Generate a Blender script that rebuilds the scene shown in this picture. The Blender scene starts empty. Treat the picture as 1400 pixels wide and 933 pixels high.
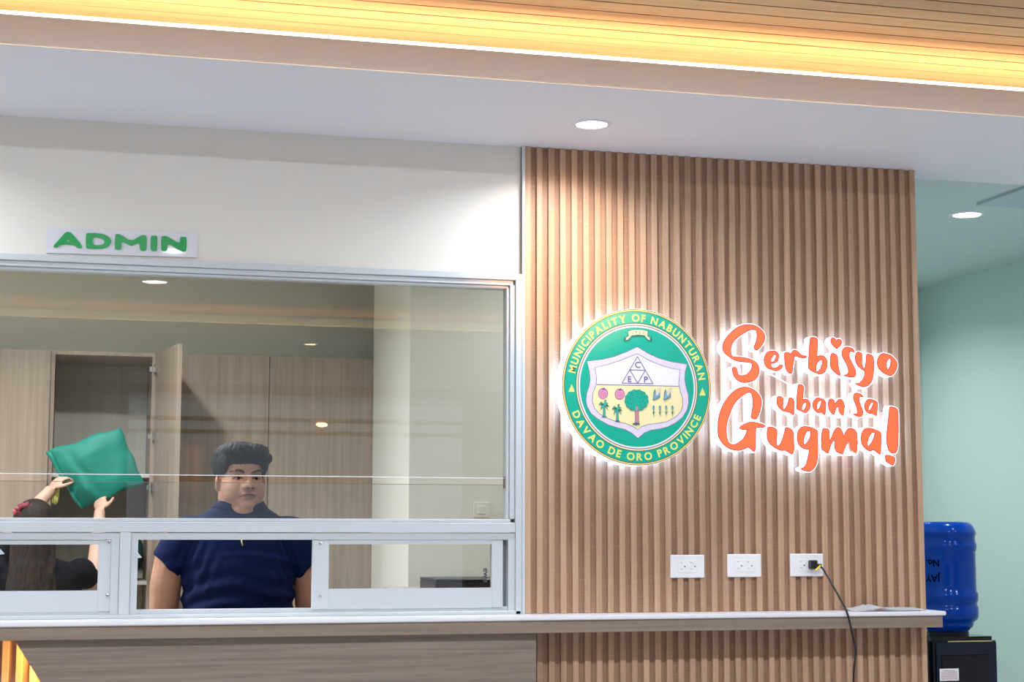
import bpy, bmesh, math, random
from mathutils import Vector, Matrix, Euler
from mathutils.bvhtree import BVHTree
random.seed(7)
SC = bpy.context.scene
COL = SC.collection
rad = math.radians

# ------------------------------------------------------------------ camera
FPX = 2281.0
YAW, PITCH, ROLL = rad(14.664), rad(6.4966), rad(0.079)
CAM = Vector((0.0, -5.6, 1.40))
_F = Vector((math.sin(YAW) * math.cos(PITCH), math.cos(YAW) * math.cos(PITCH), math.sin(PITCH)))
_r = Vector((math.cos(YAW), -math.sin(YAW), 0))
_u = _r.cross(_F)
_R = math.cos(ROLL) * _r + math.sin(ROLL) * _u
_U = -math.sin(ROLL) * _r + math.cos(ROLL) * _u
cam_data = bpy.data.cameras.new('camera')
cam_data.sensor_width = 36.0
cam_data.lens = 36.0 * FPX / 1400.0
cam = bpy.data.objects.new('camera', cam_data)
COL.objects.link(cam)
cam.matrix_world = Matrix(((_R.x, _U.x, -_F.x, CAM.x), (_R.y, _U.y, -_F.y, CAM.y), (_R.z, _U.z, -_F.z, CAM.z), (0, 0, 0, 1)))
SC.camera = cam


def ray(px, py):
    return _R * ((px - 700) / FPX) - _U * ((py - 466.5) / FPX) + _F


def at(px, py, Y=0.0):
    """point of the photograph on the vertical plane y = Y"""
    d = ray(px, py)
    return CAM + d * ((Y - CAM.y) / d.y)


def atz(px, py, Z):
    d = ray(px, py)
    return CAM + d * ((Z - CAM.z) / d.z)


# ------------------------------------------------------------------ world, exposure
world = bpy.data.worlds.new('world')
SC.world = world
world.use_nodes = True
world.node_tree.nodes['Background'].inputs[0].default_value = (0.72, 0.85, 1.0, 1)
world.node_tree.nodes['Background'].inputs[1].default_value = 0.5
SC.view_settings.view_transform = 'Standard'
SC.view_settings.look = 'None'
SC.view_settings.gamma = 1.0
SC.view_settings.use_curve_mapping = False
SC.view_settings.exposure = 0.08
try:
    SC.cycles.use_denoising = True
    SC.cycles.max_bounces = 8
    SC.cycles.diffuse_bounces = 5
    SC.cycles.glossy_bounces = 4
    SC.cycles.transparent_max_bounces = 12
    SC.cycles.sample_clamp_indirect = 4.0
except Exception:
    pass


def area_light(name, loc, direction, sx, sy, watts, color, spread=180, parent=None, shape='RECTANGLE', xaxis=None):
    l = bpy.data.lights.new(name, 'AREA')
    l.shape = shape
    l.size = sx
    if shape in ('RECTANGLE', 'ELLIPSE'):
        l.size_y = sy
    l.energy = watts
    l.color = color
    l.spread = rad(spread)
    o = bpy.data.objects.new(name, l)
    COL.objects.link(o)
    d = Vector(direction).normalized()
    if xaxis is None:
        q = d.to_track_quat('-Z', 'Y').to_matrix()
    else:
        zx = -d
        xx = Vector(xaxis).normalized()
        zx = (zx - xx * zx.dot(xx)).normalized()
        yy = zx.cross(xx).normalized()
        q = Matrix((xx, yy, zx)).transposed()
    m = q.to_4x4()
    m.translation = Vector(loc)
    if parent is not None:
        o.parent = parent
        o.matrix_parent_inverse = parent.matrix_basis.inverted()
    o.matrix_basis = m
    return o


# daylight through the glazed front of the lobby, opposite the counter
LOBBY_BACK = -10.0
area_light('daylight', (1.6, LOBBY_BACK - 0.12, 1.45), (0, 1, 0.0), 5.2, 2.3, 13, (0.80, 0.90, 1.0), xaxis=(1, 0, 0))

# ------------------------------------------------------------------ materials
MATS = {}


def new_mat(name):
    m = bpy.data.materials.new(name)
    m.use_nodes = True
    MATS[name] = m
    nt = m.node_tree
    return m, nt, nt.nodes['Principled BSDF']


def plain(name, col, rough=0.5, metal=0.0, spec=0.5, emit=None, es=0.0, bump=0.0, bscale=200.0, coat=0.0, noise=0.0, nscale=8.0):
    m, nt, b = new_mat(name)
    b.inputs['Base Color'].default_value = (*col, 1)
    b.inputs['Roughness'].default_value = rough
    b.inputs['Metallic'].default_value = metal
    b.inputs['Specular IOR Level'].default_value = spec
    b.inputs['Coat Weight'].default_value = coat
    if emit:
        b.inputs['Emission Color'].default_value = (*emit, 1)
        b.inputs['Emission Strength'].default_value = es
    if bump or noise:
        tc = nt.nodes.new('ShaderNodeTexCoord')
        n = nt.nodes.new('ShaderNodeTexNoise')
        n.inputs['Scale'].default_value = bscale if bump else nscale
        n.inputs['Detail'].default_value = 4
        nt.links.new(tc.outputs['Object'], n.inputs['Vector'])
        if bump:
            bp = nt.nodes.new('ShaderNodeBump')
            bp.inputs['Strength'].default_value = bump
            bp.inputs['Distance'].default_value = 0.002
            nt.links.new(n.outputs['Fac'], bp.inputs['Height'])
            nt.links.new(bp.outputs['Normal'], b.inputs['Normal'])
        if noise:
            mx = nt.nodes.new('ShaderNodeMixRGB')
            mx.blend_type = 'MULTIPLY'
            mx.inputs[0].default_value = noise
            mx.inputs[1].default_value = (*col, 1)
            n2 = nt.nodes.new('ShaderNodeTexNoise')
            n2.inputs['Scale'].default_value = nscale
            nt.links.new(tc.outputs['Object'], n2.inputs['Vector'])
            nt.links.new(n2.outputs['Fac'], mx.inputs[2])
            nt.links.new(mx.outputs[0], b.inputs['Base Color'])
    return m


def wood(name, dark, light, stretch, rough=0.45, vary=0.25, scratch=0.0, scratch_scale=(3, 3, 300), gscale=1.0):
    """grained wood: noise stretched along the grain, a tint per object, optional fine cross scratches"""
    m, nt, b = new_mat(name)
    N, L = nt.nodes, nt.links
    tc = N.new('ShaderNodeTexCoord')
    oi = N.new('ShaderNodeObjectInfo')
    add = N.new('ShaderNodeVectorMath')
    add.operation = 'ADD'
    L.new(tc.outputs['Object'], add.inputs[0])
    sc = N.new('ShaderNodeVectorMath')
    sc.operation = 'SCALE'
    cmb = N.new('ShaderNodeCombineXYZ')
    for i in range(3):
        L.new(oi.outputs['Random'], cmb.inputs[i])
    L.new(cmb.outputs[0], sc.inputs[0])
    sc.inputs['Scale'].default_value = 37.0
    L.new(sc.outputs[0], add.inputs[1])
    mp = N.new('ShaderNodeMapping')
    mp.inputs['Scale'].default_value = stretch
    L.new(add.outputs[0], mp.inputs['Vector'])
    n1 = N.new('ShaderNodeTexNoise')
    n1.inputs['Scale'].default_value = gscale
    n1.inputs['Detail'].default_value = 8
    n1.inputs['Roughness'].default_value = 0.65
    n1.inputs['Distortion'].default_value = 0.3
    L.new(mp.outputs[0], n1.inputs['Vector'])
    cr = N.new('ShaderNodeValToRGB')
    cr.color_ramp.elements[0].position = 0.32
    cr.color_ramp.elements[0].color = (*dark, 1)
    cr.color_ramp.elements[1].position = 0.68
    cr.color_ramp.elements[1].color = (*light, 1)
    L.new(n1.outputs['Fac'], cr.inputs['Fac'])
    out = cr.outputs['Color']
    if scratch:
        mp2 = N.new('ShaderNodeMapping')
        mp2.inputs['Scale'].default_value = scratch_scale
        L.new(add.outputs[0], mp2.inputs['Vector'])
        n2 = N.new('ShaderNodeTexNoise')
        n2.inputs['Scale'].default_value = 1.0
        n2.inputs['Detail'].default_value = 3
        L.new(mp2.outputs[0], n2.inputs['Vector'])
        mr = N.new('ShaderNodeMapRange')
        mr.inputs['From Min'].default_value = 0.58
        mr.inputs['From Max'].default_value = 0.72
        mr.inputs['To Min'].default_value = 0.0
        mr.inputs['To Max'].default_value = scratch
        L.new(n2.outputs['Fac'], mr.inputs['Value'])
        mx = N.new('ShaderNodeMixRGB')
        mx.inputs[2].default_value = (min(1, light[0] * 1.5), min(1, light[1] * 1.5), min(1, light[2] * 1.5), 1)
        L.new(mr.outputs[0], mx.inputs[0])
        L.new(out, mx.inputs[1])
        out = mx.outputs[0]
    hsv = N.new('ShaderNodeHueSaturation')
    mr2 = N.new('ShaderNodeMapRange')
    mr2.inputs['To Min'].default_value = 1 - vary
    mr2.inputs['To Max'].default_value = 1 + vary
    L.new(oi.outputs['Random'], mr2.inputs['Value'])
    L.new(mr2.outputs[0], hsv.inputs['Value'])
    L.new(out, hsv.inputs['Color'])
    L.new(hsv.outputs[0], b.inputs['Base Color'])
    bp = N.new('ShaderNodeBump')
    bp.inputs['Strength'].default_value = 0.15
    bp.inputs['Distance'].default_value = 0.001
    L.new(n1.outputs['Fac'], bp.inputs['Height'])
    L.new(bp.outputs[0], b.inputs['Normal'])
    b.inputs['Roughness'].default_value = rough
    return m


plain('wall_paint', (0.79, 0.765, 0.70), 0.6, bump=0.05, bscale=120)
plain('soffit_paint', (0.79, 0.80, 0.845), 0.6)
plain('fascia_warm_tint', (0.90, 0.77, 0.66), 0.6)  # beige carries the warm cove bounce in the base colour
plain('office_paint', (0.80, 0.81, 0.73), 0.6)
plain('mint_paint', (0.54, 0.635, 0.59), 0.55)
plain('mint_ceiling', (0.54, 0.62, 0.62), 0.6)
plain('hatch_paint', (0.42, 0.52, 0.58), 0.6)
plain('floor_tile', (0.46, 0.46, 0.48), 0.25, noise=0.15)
plain('frame_white', (0.565, 0.61, 0.64), 0.35)
plain('track_grey', (0.25, 0.26, 0.29), 0.4)
plain('stone_white', (0.82, 0.83, 0.86), 0.25)
plain('plate_white', (0.85, 0.85, 0.87), 0.3)
plain('slot_dark', (0.05, 0.05, 0.05), 0.5)
plain('slot_grey', (0.45, 0.45, 0.47), 0.5)
plain('marker_ink', (0.002, 0.002, 0.004), 1.0, spec=0.0)
plain('black_plastic', (0.012, 0.012, 0.015), 0.35)
plain('black_gloss', (0.003, 0.005, 0.009), 0.06, spec=0.35)
plain('navy_gloss', (0.003, 0.010, 0.028), 0.08, spec=0.35)
plain('yellow_tag', (0.85, 0.72, 0.03), 0.5)
plain('steel', (0.6, 0.6, 0.62), 0.25, metal=1.0)
plain('gold', (0.75, 0.62, 0.28), 0.3, metal=0.6)
plain('paper', (0.90, 0.90, 0.93), 0.6)
plain('sign_plate', (0.78, 0.79, 0.84), 0.04, coat=0.6)
plain('sign_green', (0.0, 0.34, 0.07), 0.3, spec=0.3)
plain('far_wall', (0.34, 0.33, 0.30), 0.7)
plain('brown_frame', (0.26, 0.18, 0.12), 0.5)
plain('denim', (0.03, 0.035, 0.05), 0.8)
plain('shirt_navy', (0.0012, 0.0085, 0.052), 0.8, spec=0.15, bump=0.25, bscale=900)
plain('collar_navy', (0.0012, 0.008, 0.046), 0.8, spec=0.15)
plain('black_cloth', (0.006, 0.006, 0.009), 0.9, spec=0.1)
plain('scrunchie_red', (0.16, 0.012, 0.028), 0.7, bump=0.6, bscale=120)
plain('scrunchie_pink', (0.5, 0.10, 0.15), 0.6)
plain('shoe', (0.02, 0.02, 0.02), 0.5)
plain('teal_bag', (0.0, 0.185, 0.14), 0.6, bump=0.35, bscale=40)
plain('dark_green_bag', (0.012, 0.085, 0.06), 0.5)
plain('yellow_cloth', (0.62, 0.60, 0.16), 0.8)
plain('eye_white', (0.36, 0.32, 0.30), 0.25)
plain('eye_dark', (0.010, 0.006, 0.005), 0.12)
plain('brow', (0.012, 0.010, 0.009), 0.8)
plain('lip', (0.26, 0.115, 0.09), 0.5)
plain('mouth_line', (0.06, 0.022, 0.018), 0.6)
# seal and letters
plain('seal_teal', (0.0, 0.43, 0.29), 0.35)
plain('seal_gold', (0.84, 0.64, 0.20), 0.4)
plain('seal_cream', (0.93, 0.83, 0.45), 0.4)
plain('seal_dark', (0.05, 0.05, 0.05), 0.5)
plain('seal_purple', (0.16, 0.09, 0.28), 0.5)
plain('seal_lilac', (0.76, 0.68, 0.86), 0.4)
plain('seal_white', (0.86, 0.84, 0.95), 0.4)
plain('seal_text', (0.83, 0.84, 0.22), 0.4)
plain('seal_pink', (0.80, 0.28, 0.45), 0.5)
plain('seal_brown', (0.60, 0.24, 0.25), 0.5)
plain('seal_leaf', (0.04, 0.42, 0.30), 0.5)
plain('seal_ink', (0.03, 0.14, 0.16), 0.5)
plain('seal_blue', (0.20, 0.38, 0.52), 0.5)
plain('seal_corn', (0.74, 0.66, 0.55), 0.5)
plain('acrylic_lit', (0.9, 0.9, 0.95), 0.35, emit=(0.86, 0.90, 1.0), es=1.15)
plain('halo_lit', (0.9, 0.9, 0.95), 0.4, emit=(0.36, 0.60, 1.0), es=11.0)
plain('letter_face', (0.86, 0.165, 0.055), 0.3, emit=(1.0, 0.20, 0.08), es=0.32)
plain('letter_edge', (0.70, 0.03, 0.10), 0.35, emit=(1.0, 0.05, 0.12), es=0.12)
plain('led_diffuser', (1, 0.9, 0.7), 0.4, emit=(1.0, 0.80, 0.42), es=9.0)
plain('lamp_white', (1, 1, 1), 0.4, emit=(0.93, 0.96, 1.0), es=24.0)
plain('lamp_warm', (1, 1, 1), 0.4, emit=(1.0, 0.72, 0.36), es=30.0)
plain('lamp_trim', (0.82, 0.83, 0.88), 0.3)

wood('slat_wood', (0.40, 0.250, 0.152), (0.53, 0.345, 0.225), (70, 70, 1.3), 0.5, 0.09, scratch=0.22, scratch_scale=(25, 25, 330))
wood('slat_groove', (0.28, 0.16, 0.095), (0.40, 0.245, 0.155), (70, 70, 1.3), 0.55, 0.0, scratch=0.45, scratch_scale=(12, 12, 300))
wood('plank_wood', (0.25, 0.130, 0.068), (0.37, 0.210, 0.120), (1.2, 40, 40), 0.4, 0.16)
wood('oak_apron', (0.22, 0.168, 0.127), (0.31, 0.245, 0.19), (1.4, 55, 55), 0.5, 0.04)
wood('oak_panel', (0.185, 0.145, 0.113), (0.31, 0.25, 0.20), (1.6, 60, 60), 0.5, 0.0)
wood('cabinet_oak', (0.27, 0.205, 0.15), (0.39, 0.31, 0.24), (45, 45, 1.4), 0.5, 0.07)
wood('cabinet_inside', (0.46, 0.44, 0.39), (0.54, 0.52, 0.46), (30, 30, 1.4), 0.5, 0.03)


def hair_mat(name, c1, c2, st):
    m, nt, b = new_mat(name)
    N, L = nt.nodes, nt.links
    tc = N.new('ShaderNodeTexCoord')
    mp = N.new('ShaderNodeMapping')
    mp.inputs['Scale'].default_value = st
    n = N.new('ShaderNodeTexNoise')
    n.inputs['Scale'].default_value = 1.0
    n.inputs['Detail'].default_value = 6
    L.new(tc.outputs['Object'], mp.inputs[0])
    L.new(mp.outputs[0], n.inputs['Vector'])
    cr = N.new('ShaderNodeValToRGB')
    cr.color_ramp.elements[0].position = 0.35
    cr.color_ramp.elements[1].position = 0.7
    cr.color_ramp.elements[0].color = (*c1, 1)
    cr.color_ramp.elements[1].color = (*c2, 1)
    L.new(n.outputs['Fac'], cr.inputs[0])
    L.new(cr.outputs[0], b.inputs['Base Color'])
    bp = N.new('ShaderNodeBump')
    bp.inputs['Strength'].default_value = 0.8
    bp.inputs['Distance'].default_value = 0.004
    L.new(n.outputs['Fac'], bp.inputs['Height'])
    L.new(bp.outputs[0], b.inputs['Normal'])
    b.inputs['Roughness'].default_value = 0.65
    b.inputs['Specular IOR Level'].default_value = 0.25
    return m


hair_mat('hair_black', (0.006, 0.006, 0.007), (0.022, 0.021, 0.022), (160, 160, 50))
hair_mat('hair_brown', (0.004, 0.003, 0.0025), (0.032, 0.016, 0.010), (140, 140, 7))


def skin_mat(name, col, col2):
    m, nt, b = new_mat(name)
    N, L = nt.nodes, nt.links
    tc = N.new('ShaderNodeTexCoord')
    n = N.new('ShaderNodeTexNoise')
    n.inputs['Scale'].default_value = 14.0
    L.new(tc.outputs['Object'], n.inputs['Vector'])
    cr = N.new('ShaderNodeValToRGB')
    cr.color_ramp.elements[0].color = (*col, 1)
    cr.color_ramp.elements[1].color = (*col2, 1)
    cr.color_ramp.elements[0].position = 0.35
    cr.color_ramp.elements[1].position = 0.7
    L.new(n.outputs['Fac'], cr.inputs[0])
    L.new(cr.outputs[0], b.inputs['Base Color'])
    b.inputs['Roughness'].default_value = 0.58
    b.inputs['Subsurface Weight'].default_value = 0.0
    return m


skin_mat('skin', (0.40, 0.205, 0.135), (0.47, 0.255, 0.175))
skin_mat('skin_pale', (0.50, 0.30, 0.22), (0.56, 0.35, 0.26))


def glass_mat(name, ior, tint):
    m = bpy.data.materials.new(name)
    m.use_nodes = True
    MATS[name] = m
    nt = m.node_tree
    nt.nodes.clear()
    o = nt.nodes.new('ShaderNodeOutputMaterial')
    mix = nt.nodes.new('ShaderNodeMixShader')
    t = nt.nodes.new('ShaderNodeBsdfTransparent')
    t.inputs[0].default_value = (*tint, 1)
    g = nt.nodes.new('ShaderNodeBsdfGlossy')
    g.inputs['Roughness'].default_value = 0.0
    f = nt.nodes.new('ShaderNodeFresnel')
    f.inputs['IOR'].default_value = ior
    nt.links.new(f.outputs[0], mix.inputs[0])
    nt.links.new(t.outputs[0], mix.inputs[1])
    nt.links.new(g.outputs[0], mix.inputs[2])
    nt.links.new(mix.outputs[0], o.inputs[0])
    return m


glass_mat('glass', 1.75, (0.90, 0.93, 0.91))
glass_mat('glass_clear', 1.0, (1, 1, 1))
plain('edge_dark', (0.16, 0.17, 0.15), 0.3)
plain('glass_edge', (0.62, 0.72, 0.68), 0.15)


def jug_mat():
    m, nt, b = new_mat('jug_blue')
    b.inputs['Base Color'].default_value = (0.001, 0.055, 0.40, 1)
    b.inputs['Roughness'].default_value = 0.12
    b.inputs['Transmission Weight'].default_value = 0.45
    b.inputs['IOR'].default_value = 1.3
    return m


jug_mat()

# ------------------------------------------------------------------ builders


def tag(o, label=None, cat=None, group=None, kind=None):
    if label:
        o['label'] = label
    if cat:
        o['category'] = cat
    if group:
        o['group'] = group
    if kind:
        o['kind'] = kind
    return o


def empty(name, loc, label, cat, group=None):
    o = bpy.data.objects.new(name, None)
    COL.objects.link(o)
    o.location = loc
    o.empty_display_size = 0.05
    return tag(o, label, cat, group)


def link(name, me, mat, parent=None, smooth=False):
    if mat:
        if isinstance(mat, (list, tuple)):
            for q in mat:
                me.materials.append(MATS[q])
        else:
            me.materials.append(MATS[mat])
    o = bpy.data.objects.new(name, me)
    COL.objects.link(o)
    if parent is not None:
        o.parent = parent
        # meshes hold world coordinates: a mesh parent already sits at the world origin
        if parent.parent is None:
            o.matrix_parent_inverse = parent.matrix_basis.inverted()
    if smooth:
        for p in me.polygons:
            p.use_smooth = True
    return o


def bm_obj(name, bm, mat, parent=None, smooth=False):
    bmesh.ops.recalc_face_normals(bm, faces=bm.faces)
    me = bpy.data.meshes.new(name)
    bm.to_mesh(me)
    bm.free()
    return link(name, me, mat, parent, smooth)


def add_box(bm, x0, x1, y0, y1, z0, z1):
    vs = [bm.verts.new(v) for v in ((x0, y0, z0), (x1, y0, z0), (x1, y1, z0), (x0, y1, z0), (x0, y0, z1), (x1, y0, z1), (x1, y1, z1), (x0, y1, z1))]
    for f in ((0, 1, 2, 3), (4, 7, 6, 5), (0, 4, 5, 1), (1, 5, 6, 2), (2, 6, 7, 3), (3, 7, 4, 0)):
        bm.faces.new([vs[i] for i in f])
    return vs


def box(name, x0, x1, y0, y1, z0, z1, mat, parent=None, bev=0.0, seg=2):
    bm = bmesh.new()
    add_box(bm, min(x0, x1), max(x0, x1), min(y0, y1), max(y0, y1), min(z0, z1), max(z0, z1))
    if bev:
        bmesh.ops.bevel(bm, geom=bm.edges[:], offset=bev, segments=seg, affect='EDGES', profile=0.5)
    return bm_obj(name, bm, mat, parent)


def struct(o):
    o['kind'] = 'structure'
    return o


def tube(bm, pts, r, seg=8, closed=False):
    """tube along points; r number or list"""
    pts = [Vector(p) for p in pts]
    rings = []
    n = len(pts)
    up = Vector((0, 0, 1))
    prev = None
    for i, p in enumerate(pts):
        t = (pts[min(i + 1, n - 1)] - pts[max(i - 1, 0)]).normalized()
        if prev is None:
            a = t.orthogonal().normalized()
        else:
            a = (prev - t * prev.dot(t)).normalized()
        prev = a
        b = t.cross(a)
        rr = r[i] if isinstance(r, (list, tuple)) else r
        rings.append([bm.verts.new(p + (a * math.cos(k * 2 * math.pi / seg) + b * math.sin(k * 2 * math.pi / seg)) * rr) for k in range(seg)])
    for i in range(n - 1):
        for k in range(seg):
            bm.faces.new((rings[i][k], rings[i][(k + 1) % seg], rings[i + 1][(k + 1) % seg], rings[i + 1][k]))
    bm.faces.new(rings[0][::-1])
    bm.faces.new(rings[-1])


def lathe(bm, prof, c, seg=48, caps=True):
    rings = []
    for r, z in prof:
        rings.append([bm.verts.new((c[0] + r * math.cos(k * 2 * math.pi / seg), c[1] + r * math.sin(k * 2 * math.pi / seg), z)) for k in range(seg)])
    for a, b in zip(rings, rings[1:]):
        for k in range(seg):
            bm.faces.new((a[k], a[(k + 1) % seg], b[(k + 1) % seg], b[k]))
    if caps:
        bm.faces.new(rings[0][::-1])
        bm.faces.new(rings[-1])


def catmull(pts, n=5):
    out = []
    m = len(pts)
    for i in range(m):
        p0, p1, p2, p3 = (Vector(pts[(i + k - 1) % m]) for k in range(4))
        for s in range(n):
            t = s / n
            out.append(0.5 * ((2 * p1) + (p2 - p0) * t + (2 * p0 - 5 * p1 + 4 * p2 - p3) * t * t + (3 * p1 - p0 - 3 * p2 + p3) * t ** 3))
    return out


def flat_mesh(name, loops, depth, yfront, mat, parent=None, offset=0.0, bevel=0.0, ox=0, oz=0):
    """outline loops in wall coordinates (x, z) -> a solid of the given depth whose front face lies at y = yfront"""
    cu = bpy.data.curves.new(name, 'CURVE')
    cu.dimensions = '2D'
    cu.fill_mode = 'BOTH'
    cu.extrude = depth / 2
    cu.offset = offset
    cu.bevel_depth = bevel
    for lp in loops:
        s = cu.splines.new('POLY')
        s.points.add(len(lp) - 1)
        for q, p in zip(s.points, lp):
            q.co = (p[0], p[1], 0, 1)
        s.use_cyclic_u = True
    tmp = bpy.data.objects.new('tmp', cu)
    me = tmp.to_mesh().copy()
    tmp.to_mesh_clear()
    bpy.data.objects.remove(tmp)
    bpy.data.curves.remove(cu)
    me.materials.clear()
    yc = yfront + depth / 2 + bevel
    for v in me.vertices:
        x, y, z = v.co
        v.co = (x, yc - z, y)
    me.name = name
    me.update()
    return link(name, me, mat, parent)


def text_loops_mesh(body, size, spacing=1.0, bold=0.0):
    cu = bpy.data.curves.new('txt', 'FONT')
    cu.body = body
    cu.size = size
    cu.space_character = spacing
    cu.offset = bold
    tmp = bpy.data.objects.new('tmp', cu)
    me = tmp.to_mesh().copy()
    tmp.to_mesh_clear()
    bpy.data.objects.remove(tmp)
    bpy.data.curves.remove(cu)
    me.materials.clear()
    return me


def text_on_plane(name, body, height, place, mat, parent, bold=0.0, spacing=1.0):
    """flat print: place(u, v) -> world point, u along the line (0 = centre), v up from the baseline"""
    me = text_loops_mesh(body, height / 0.72, spacing, bold)
    xs = [v.co.x for v in me.vertices]
    cx = (min(xs) + max(xs)) / 2
    for v in me.vertices:
        v.co = place(v.co.x - cx, v.co.y)
    me.name = name
    return link(name, me, mat, parent)


def remesh(prims_fn, voxel, smooth=4):
    """union of closed shapes into one continuous surface"""
    bm = bmesh.new()
    prims_fn(bm)
    bmesh.ops.recalc_face_normals(bm, faces=bm.faces)
    me = bpy.data.meshes.new('tmp')
    bm.to_mesh(me)
    bm.free()
    tmp = bpy.data.objects.new('tmp', me)
    COL.objects.link(tmp)
    md = tmp.modifiers.new('r', 'REMESH')
    md.mode = 'VOXEL'
    md.voxel_size = voxel
    if smooth:
        s = tmp.modifiers.new('s', 'SMOOTH')
        s.factor = 0.5
        s.iterations = smooth
    dg = bpy.context.evaluated_depsgraph_get()
    dg.update()
    out = bpy.data.meshes.new_from_object(tmp.evaluated_get(dg))
    bpy.data.objects.remove(tmp)
    bpy.data.meshes.remove(me)
    out.materials.clear()
    return out


def ell(bm, c, r, M=None, rot=None, seg=20):
    res = bmesh.ops.create_uvsphere(bm, u_segments=seg, v_segments=seg // 2 + 2, radius=1.0)
    m = Matrix.Translation(Vector(c)) @ (Euler(rot).to_matrix().to_4x4() if rot else Matrix.Identity(4)) @ Matrix.Diagonal((r[0], r[1], r[2], 1))
    if M is not None:
        m = M @ m
    bmesh.ops.transform(bm, matrix=m, verts=res['verts'])


def loft(bm, rings, M=None, seg=20):
    """rings: (centre, rx, ry[, normal]) with flat closed ends"""
    pts = [Vector(r[0]) for r in rings]
    n = len(pts)
    loops = []
    for i, r in enumerate(rings):
        t = Vector(r[3]).normalized() if len(r) > 3 else (pts[min(i + 1, n - 1)] - pts[max(i - 1, 0)]).normalized()
        a = Vector((1, 0, 0))
        a = a - t * a.dot(t)
        if a.length < 0.2:
            a = Vector((0, 1, 0)) - t * t.y
        a.normalize()
        b = t.cross(a)
        lp = []
        for k in range(seg):
            th = k * 2 * math.pi / seg
            p = pts[i] + a * (math.cos(th) * r[1]) + b * (math.sin(th) * r[2])
            if M is not None:
                p = M @ p
            lp.append(bm.verts.new(p))
        loops.append(lp)
    for a, b in zip(loops, loops[1:]):
        for k in range(seg):
            bm.faces.new((a[k], a[(k + 1) % seg], b[(k + 1) % seg], b[k]))
    bm.faces.new(loops[0][::-1])
    bm.faces.new(loops[-1])


# ------------------------------------------------------------------ room shell
ZS = 2.752          # soffit height
YSF = -0.862        # soffit edge over the lobby
ZFT = 2.834         # top of the fascia
ZW = 2.95           # planked ceiling
YFAR = -atz(345, 442, 2.834).y
XL, XR = -3.6, 6.4
XSL, XSR = 1.507, 3.021     # slatted panel
YB = 3.10           # back wall

struct(box('floor', XL - 0.1, XR + 0.1, LOBBY_BACK - 0.1, YB + 0.1, -0.1, 0.0, 'floor_tile'))
# front wall above / below the office window, and the carcass behind the slats
ZWT = 2.293
struct(box('wall_front', XL, 1.497, 0.0, 0.12, ZWT, ZS, 'wall_paint'))
struct(box('wall_front_left', XL, -1.35, 0.0, 0.12, 1.10, ZWT, 'wall_paint'))
struct(box('wall_below', XL, 1.497, 0.0, 0.12, 0.0, 1.10, 'slat_groove'))
w_slat = struct(box('wall_slatted', 1.497, XSR - 0.001, -0.008, 0.12, 0.0, ZS, 'slat_groove'))
struct(box('wall_left', XL - 0.1, XL, LOBBY_BACK, YB, 0, 3.1, 'wall_paint'))
struct(box('wall_right', XR, XR + 0.1, LOBBY_BACK, 0.0, 0, 3.1, 'wall_paint'))
struct(box('wall_right_front', 4.83, XR, 0.0, 0.1, 0, 2.9, 'wall_paint'))
struct(box('wall_mint_right', 4.73, 4.83, 0.0, YB, 0, 2.9, 'mint_paint'))
struct(box('wall_mint_back', 3.12, 4.83, YB, YB + 0.1, 0, 2.9, 'mint_paint'))
struct(box('wall_partition', XSR - 0.10, XSR - 0.001, 0.12, YB, 0, 2.9, 'mint_paint'))
struct(box('wall_office_back', XL, 3.12, YB, YB + 0.1, 0, 2.9, 'office_paint'))
# soffits, coffer and ceilings
struct(box('ceiling_soffit', XL, XR, YSF + 0.02, 0.12, ZS, ZS + 0.02, 'soffit_paint'))
struct(box('ceiling_fascia', XL, XR, YSF, YSF + 0.012, ZS, ZFT, 'fascia_warm_tint'))
struct(box('ceiling_cove', XL, XR, -0.36, -0.34, ZS + 0.02, ZW, 'soffit_paint'))
struct(box('ceiling_soffit_far', XL, XR, LOBBY_BACK, YFAR - 0.02, ZS, ZS + 0.02, 'soffit_paint'))
struct(box('ceiling_fascia_far', XL, XR, YFAR - 0.012, YFAR, ZS, ZFT, 'fascia_warm_tint'))
struct(box('ceiling_cove_far', XL, XR, YFAR - 0.52, YFAR - 0.50, ZS + 0.02, ZW, 'soffit_paint'))
struct(box('ceiling_office', XL, XSR - 0.001, 0.12, YB, 2.80, 2.82, 'office_paint'))
struct(box('ceiling_mint', XSR - 0.001, 4.83, 0.12, YB, 2.804, 2.82, 'mint_ceiling'))
p = atz(1335, 279, 2.80)
struct(box('ceiling_hatch', p.x, 4.73, 0.13, p.y, 2.792, 2.804, 'hatch_paint'))
# planked ceiling: one object for each plank
ceil = struct(box('ceiling', XL, XR, YFAR - 0.5, -0.34, ZW + 0.012, ZW + 0.05, 'slot_dark'))
PITCH_B = 0.0865
plank_mesh = {}


def plank(x0, x1, y0):
    L = round(x1 - x0, 3)
    if L not in plank_mesh:
        bm = bmesh.new()
        add_box(bm, 0, L, 0.0035, PITCH_B - 0.0035, 0, 0.0118)
        me = bpy.data.meshes.new('plank')
        bmesh.ops.recalc_face_normals(bm, faces=bm.faces)
        bm.to_mesh(me)
        bm.free()
        me.materials.append(MATS['plank_wood'])
        plank_mesh[L] = me
    o = bpy.data.objects.new('plank', plank_mesh[L])
    COL.objects.link(o)
    o.parent = ceil
    o.location = (x0, y0, ZW)


ny = int((-0.36 - (YFAR - 0.5)) / PITCH_B)
for i in range(ny):
    y0 = -0.362 - (i + 1) * PITCH_B
    cut = [[2.28, 4.6], [0.55, 3.15], [1.62, 4.05]][i % 3] if i > 8 else [[1.05, 3.4], [2.42, 4.7], [2.42, 4.2]][i % 3]
    xs = [XL] + cut + [XR]
    for a, b in zip(xs, xs[1:]):
        plank(a, b, y0)

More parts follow.
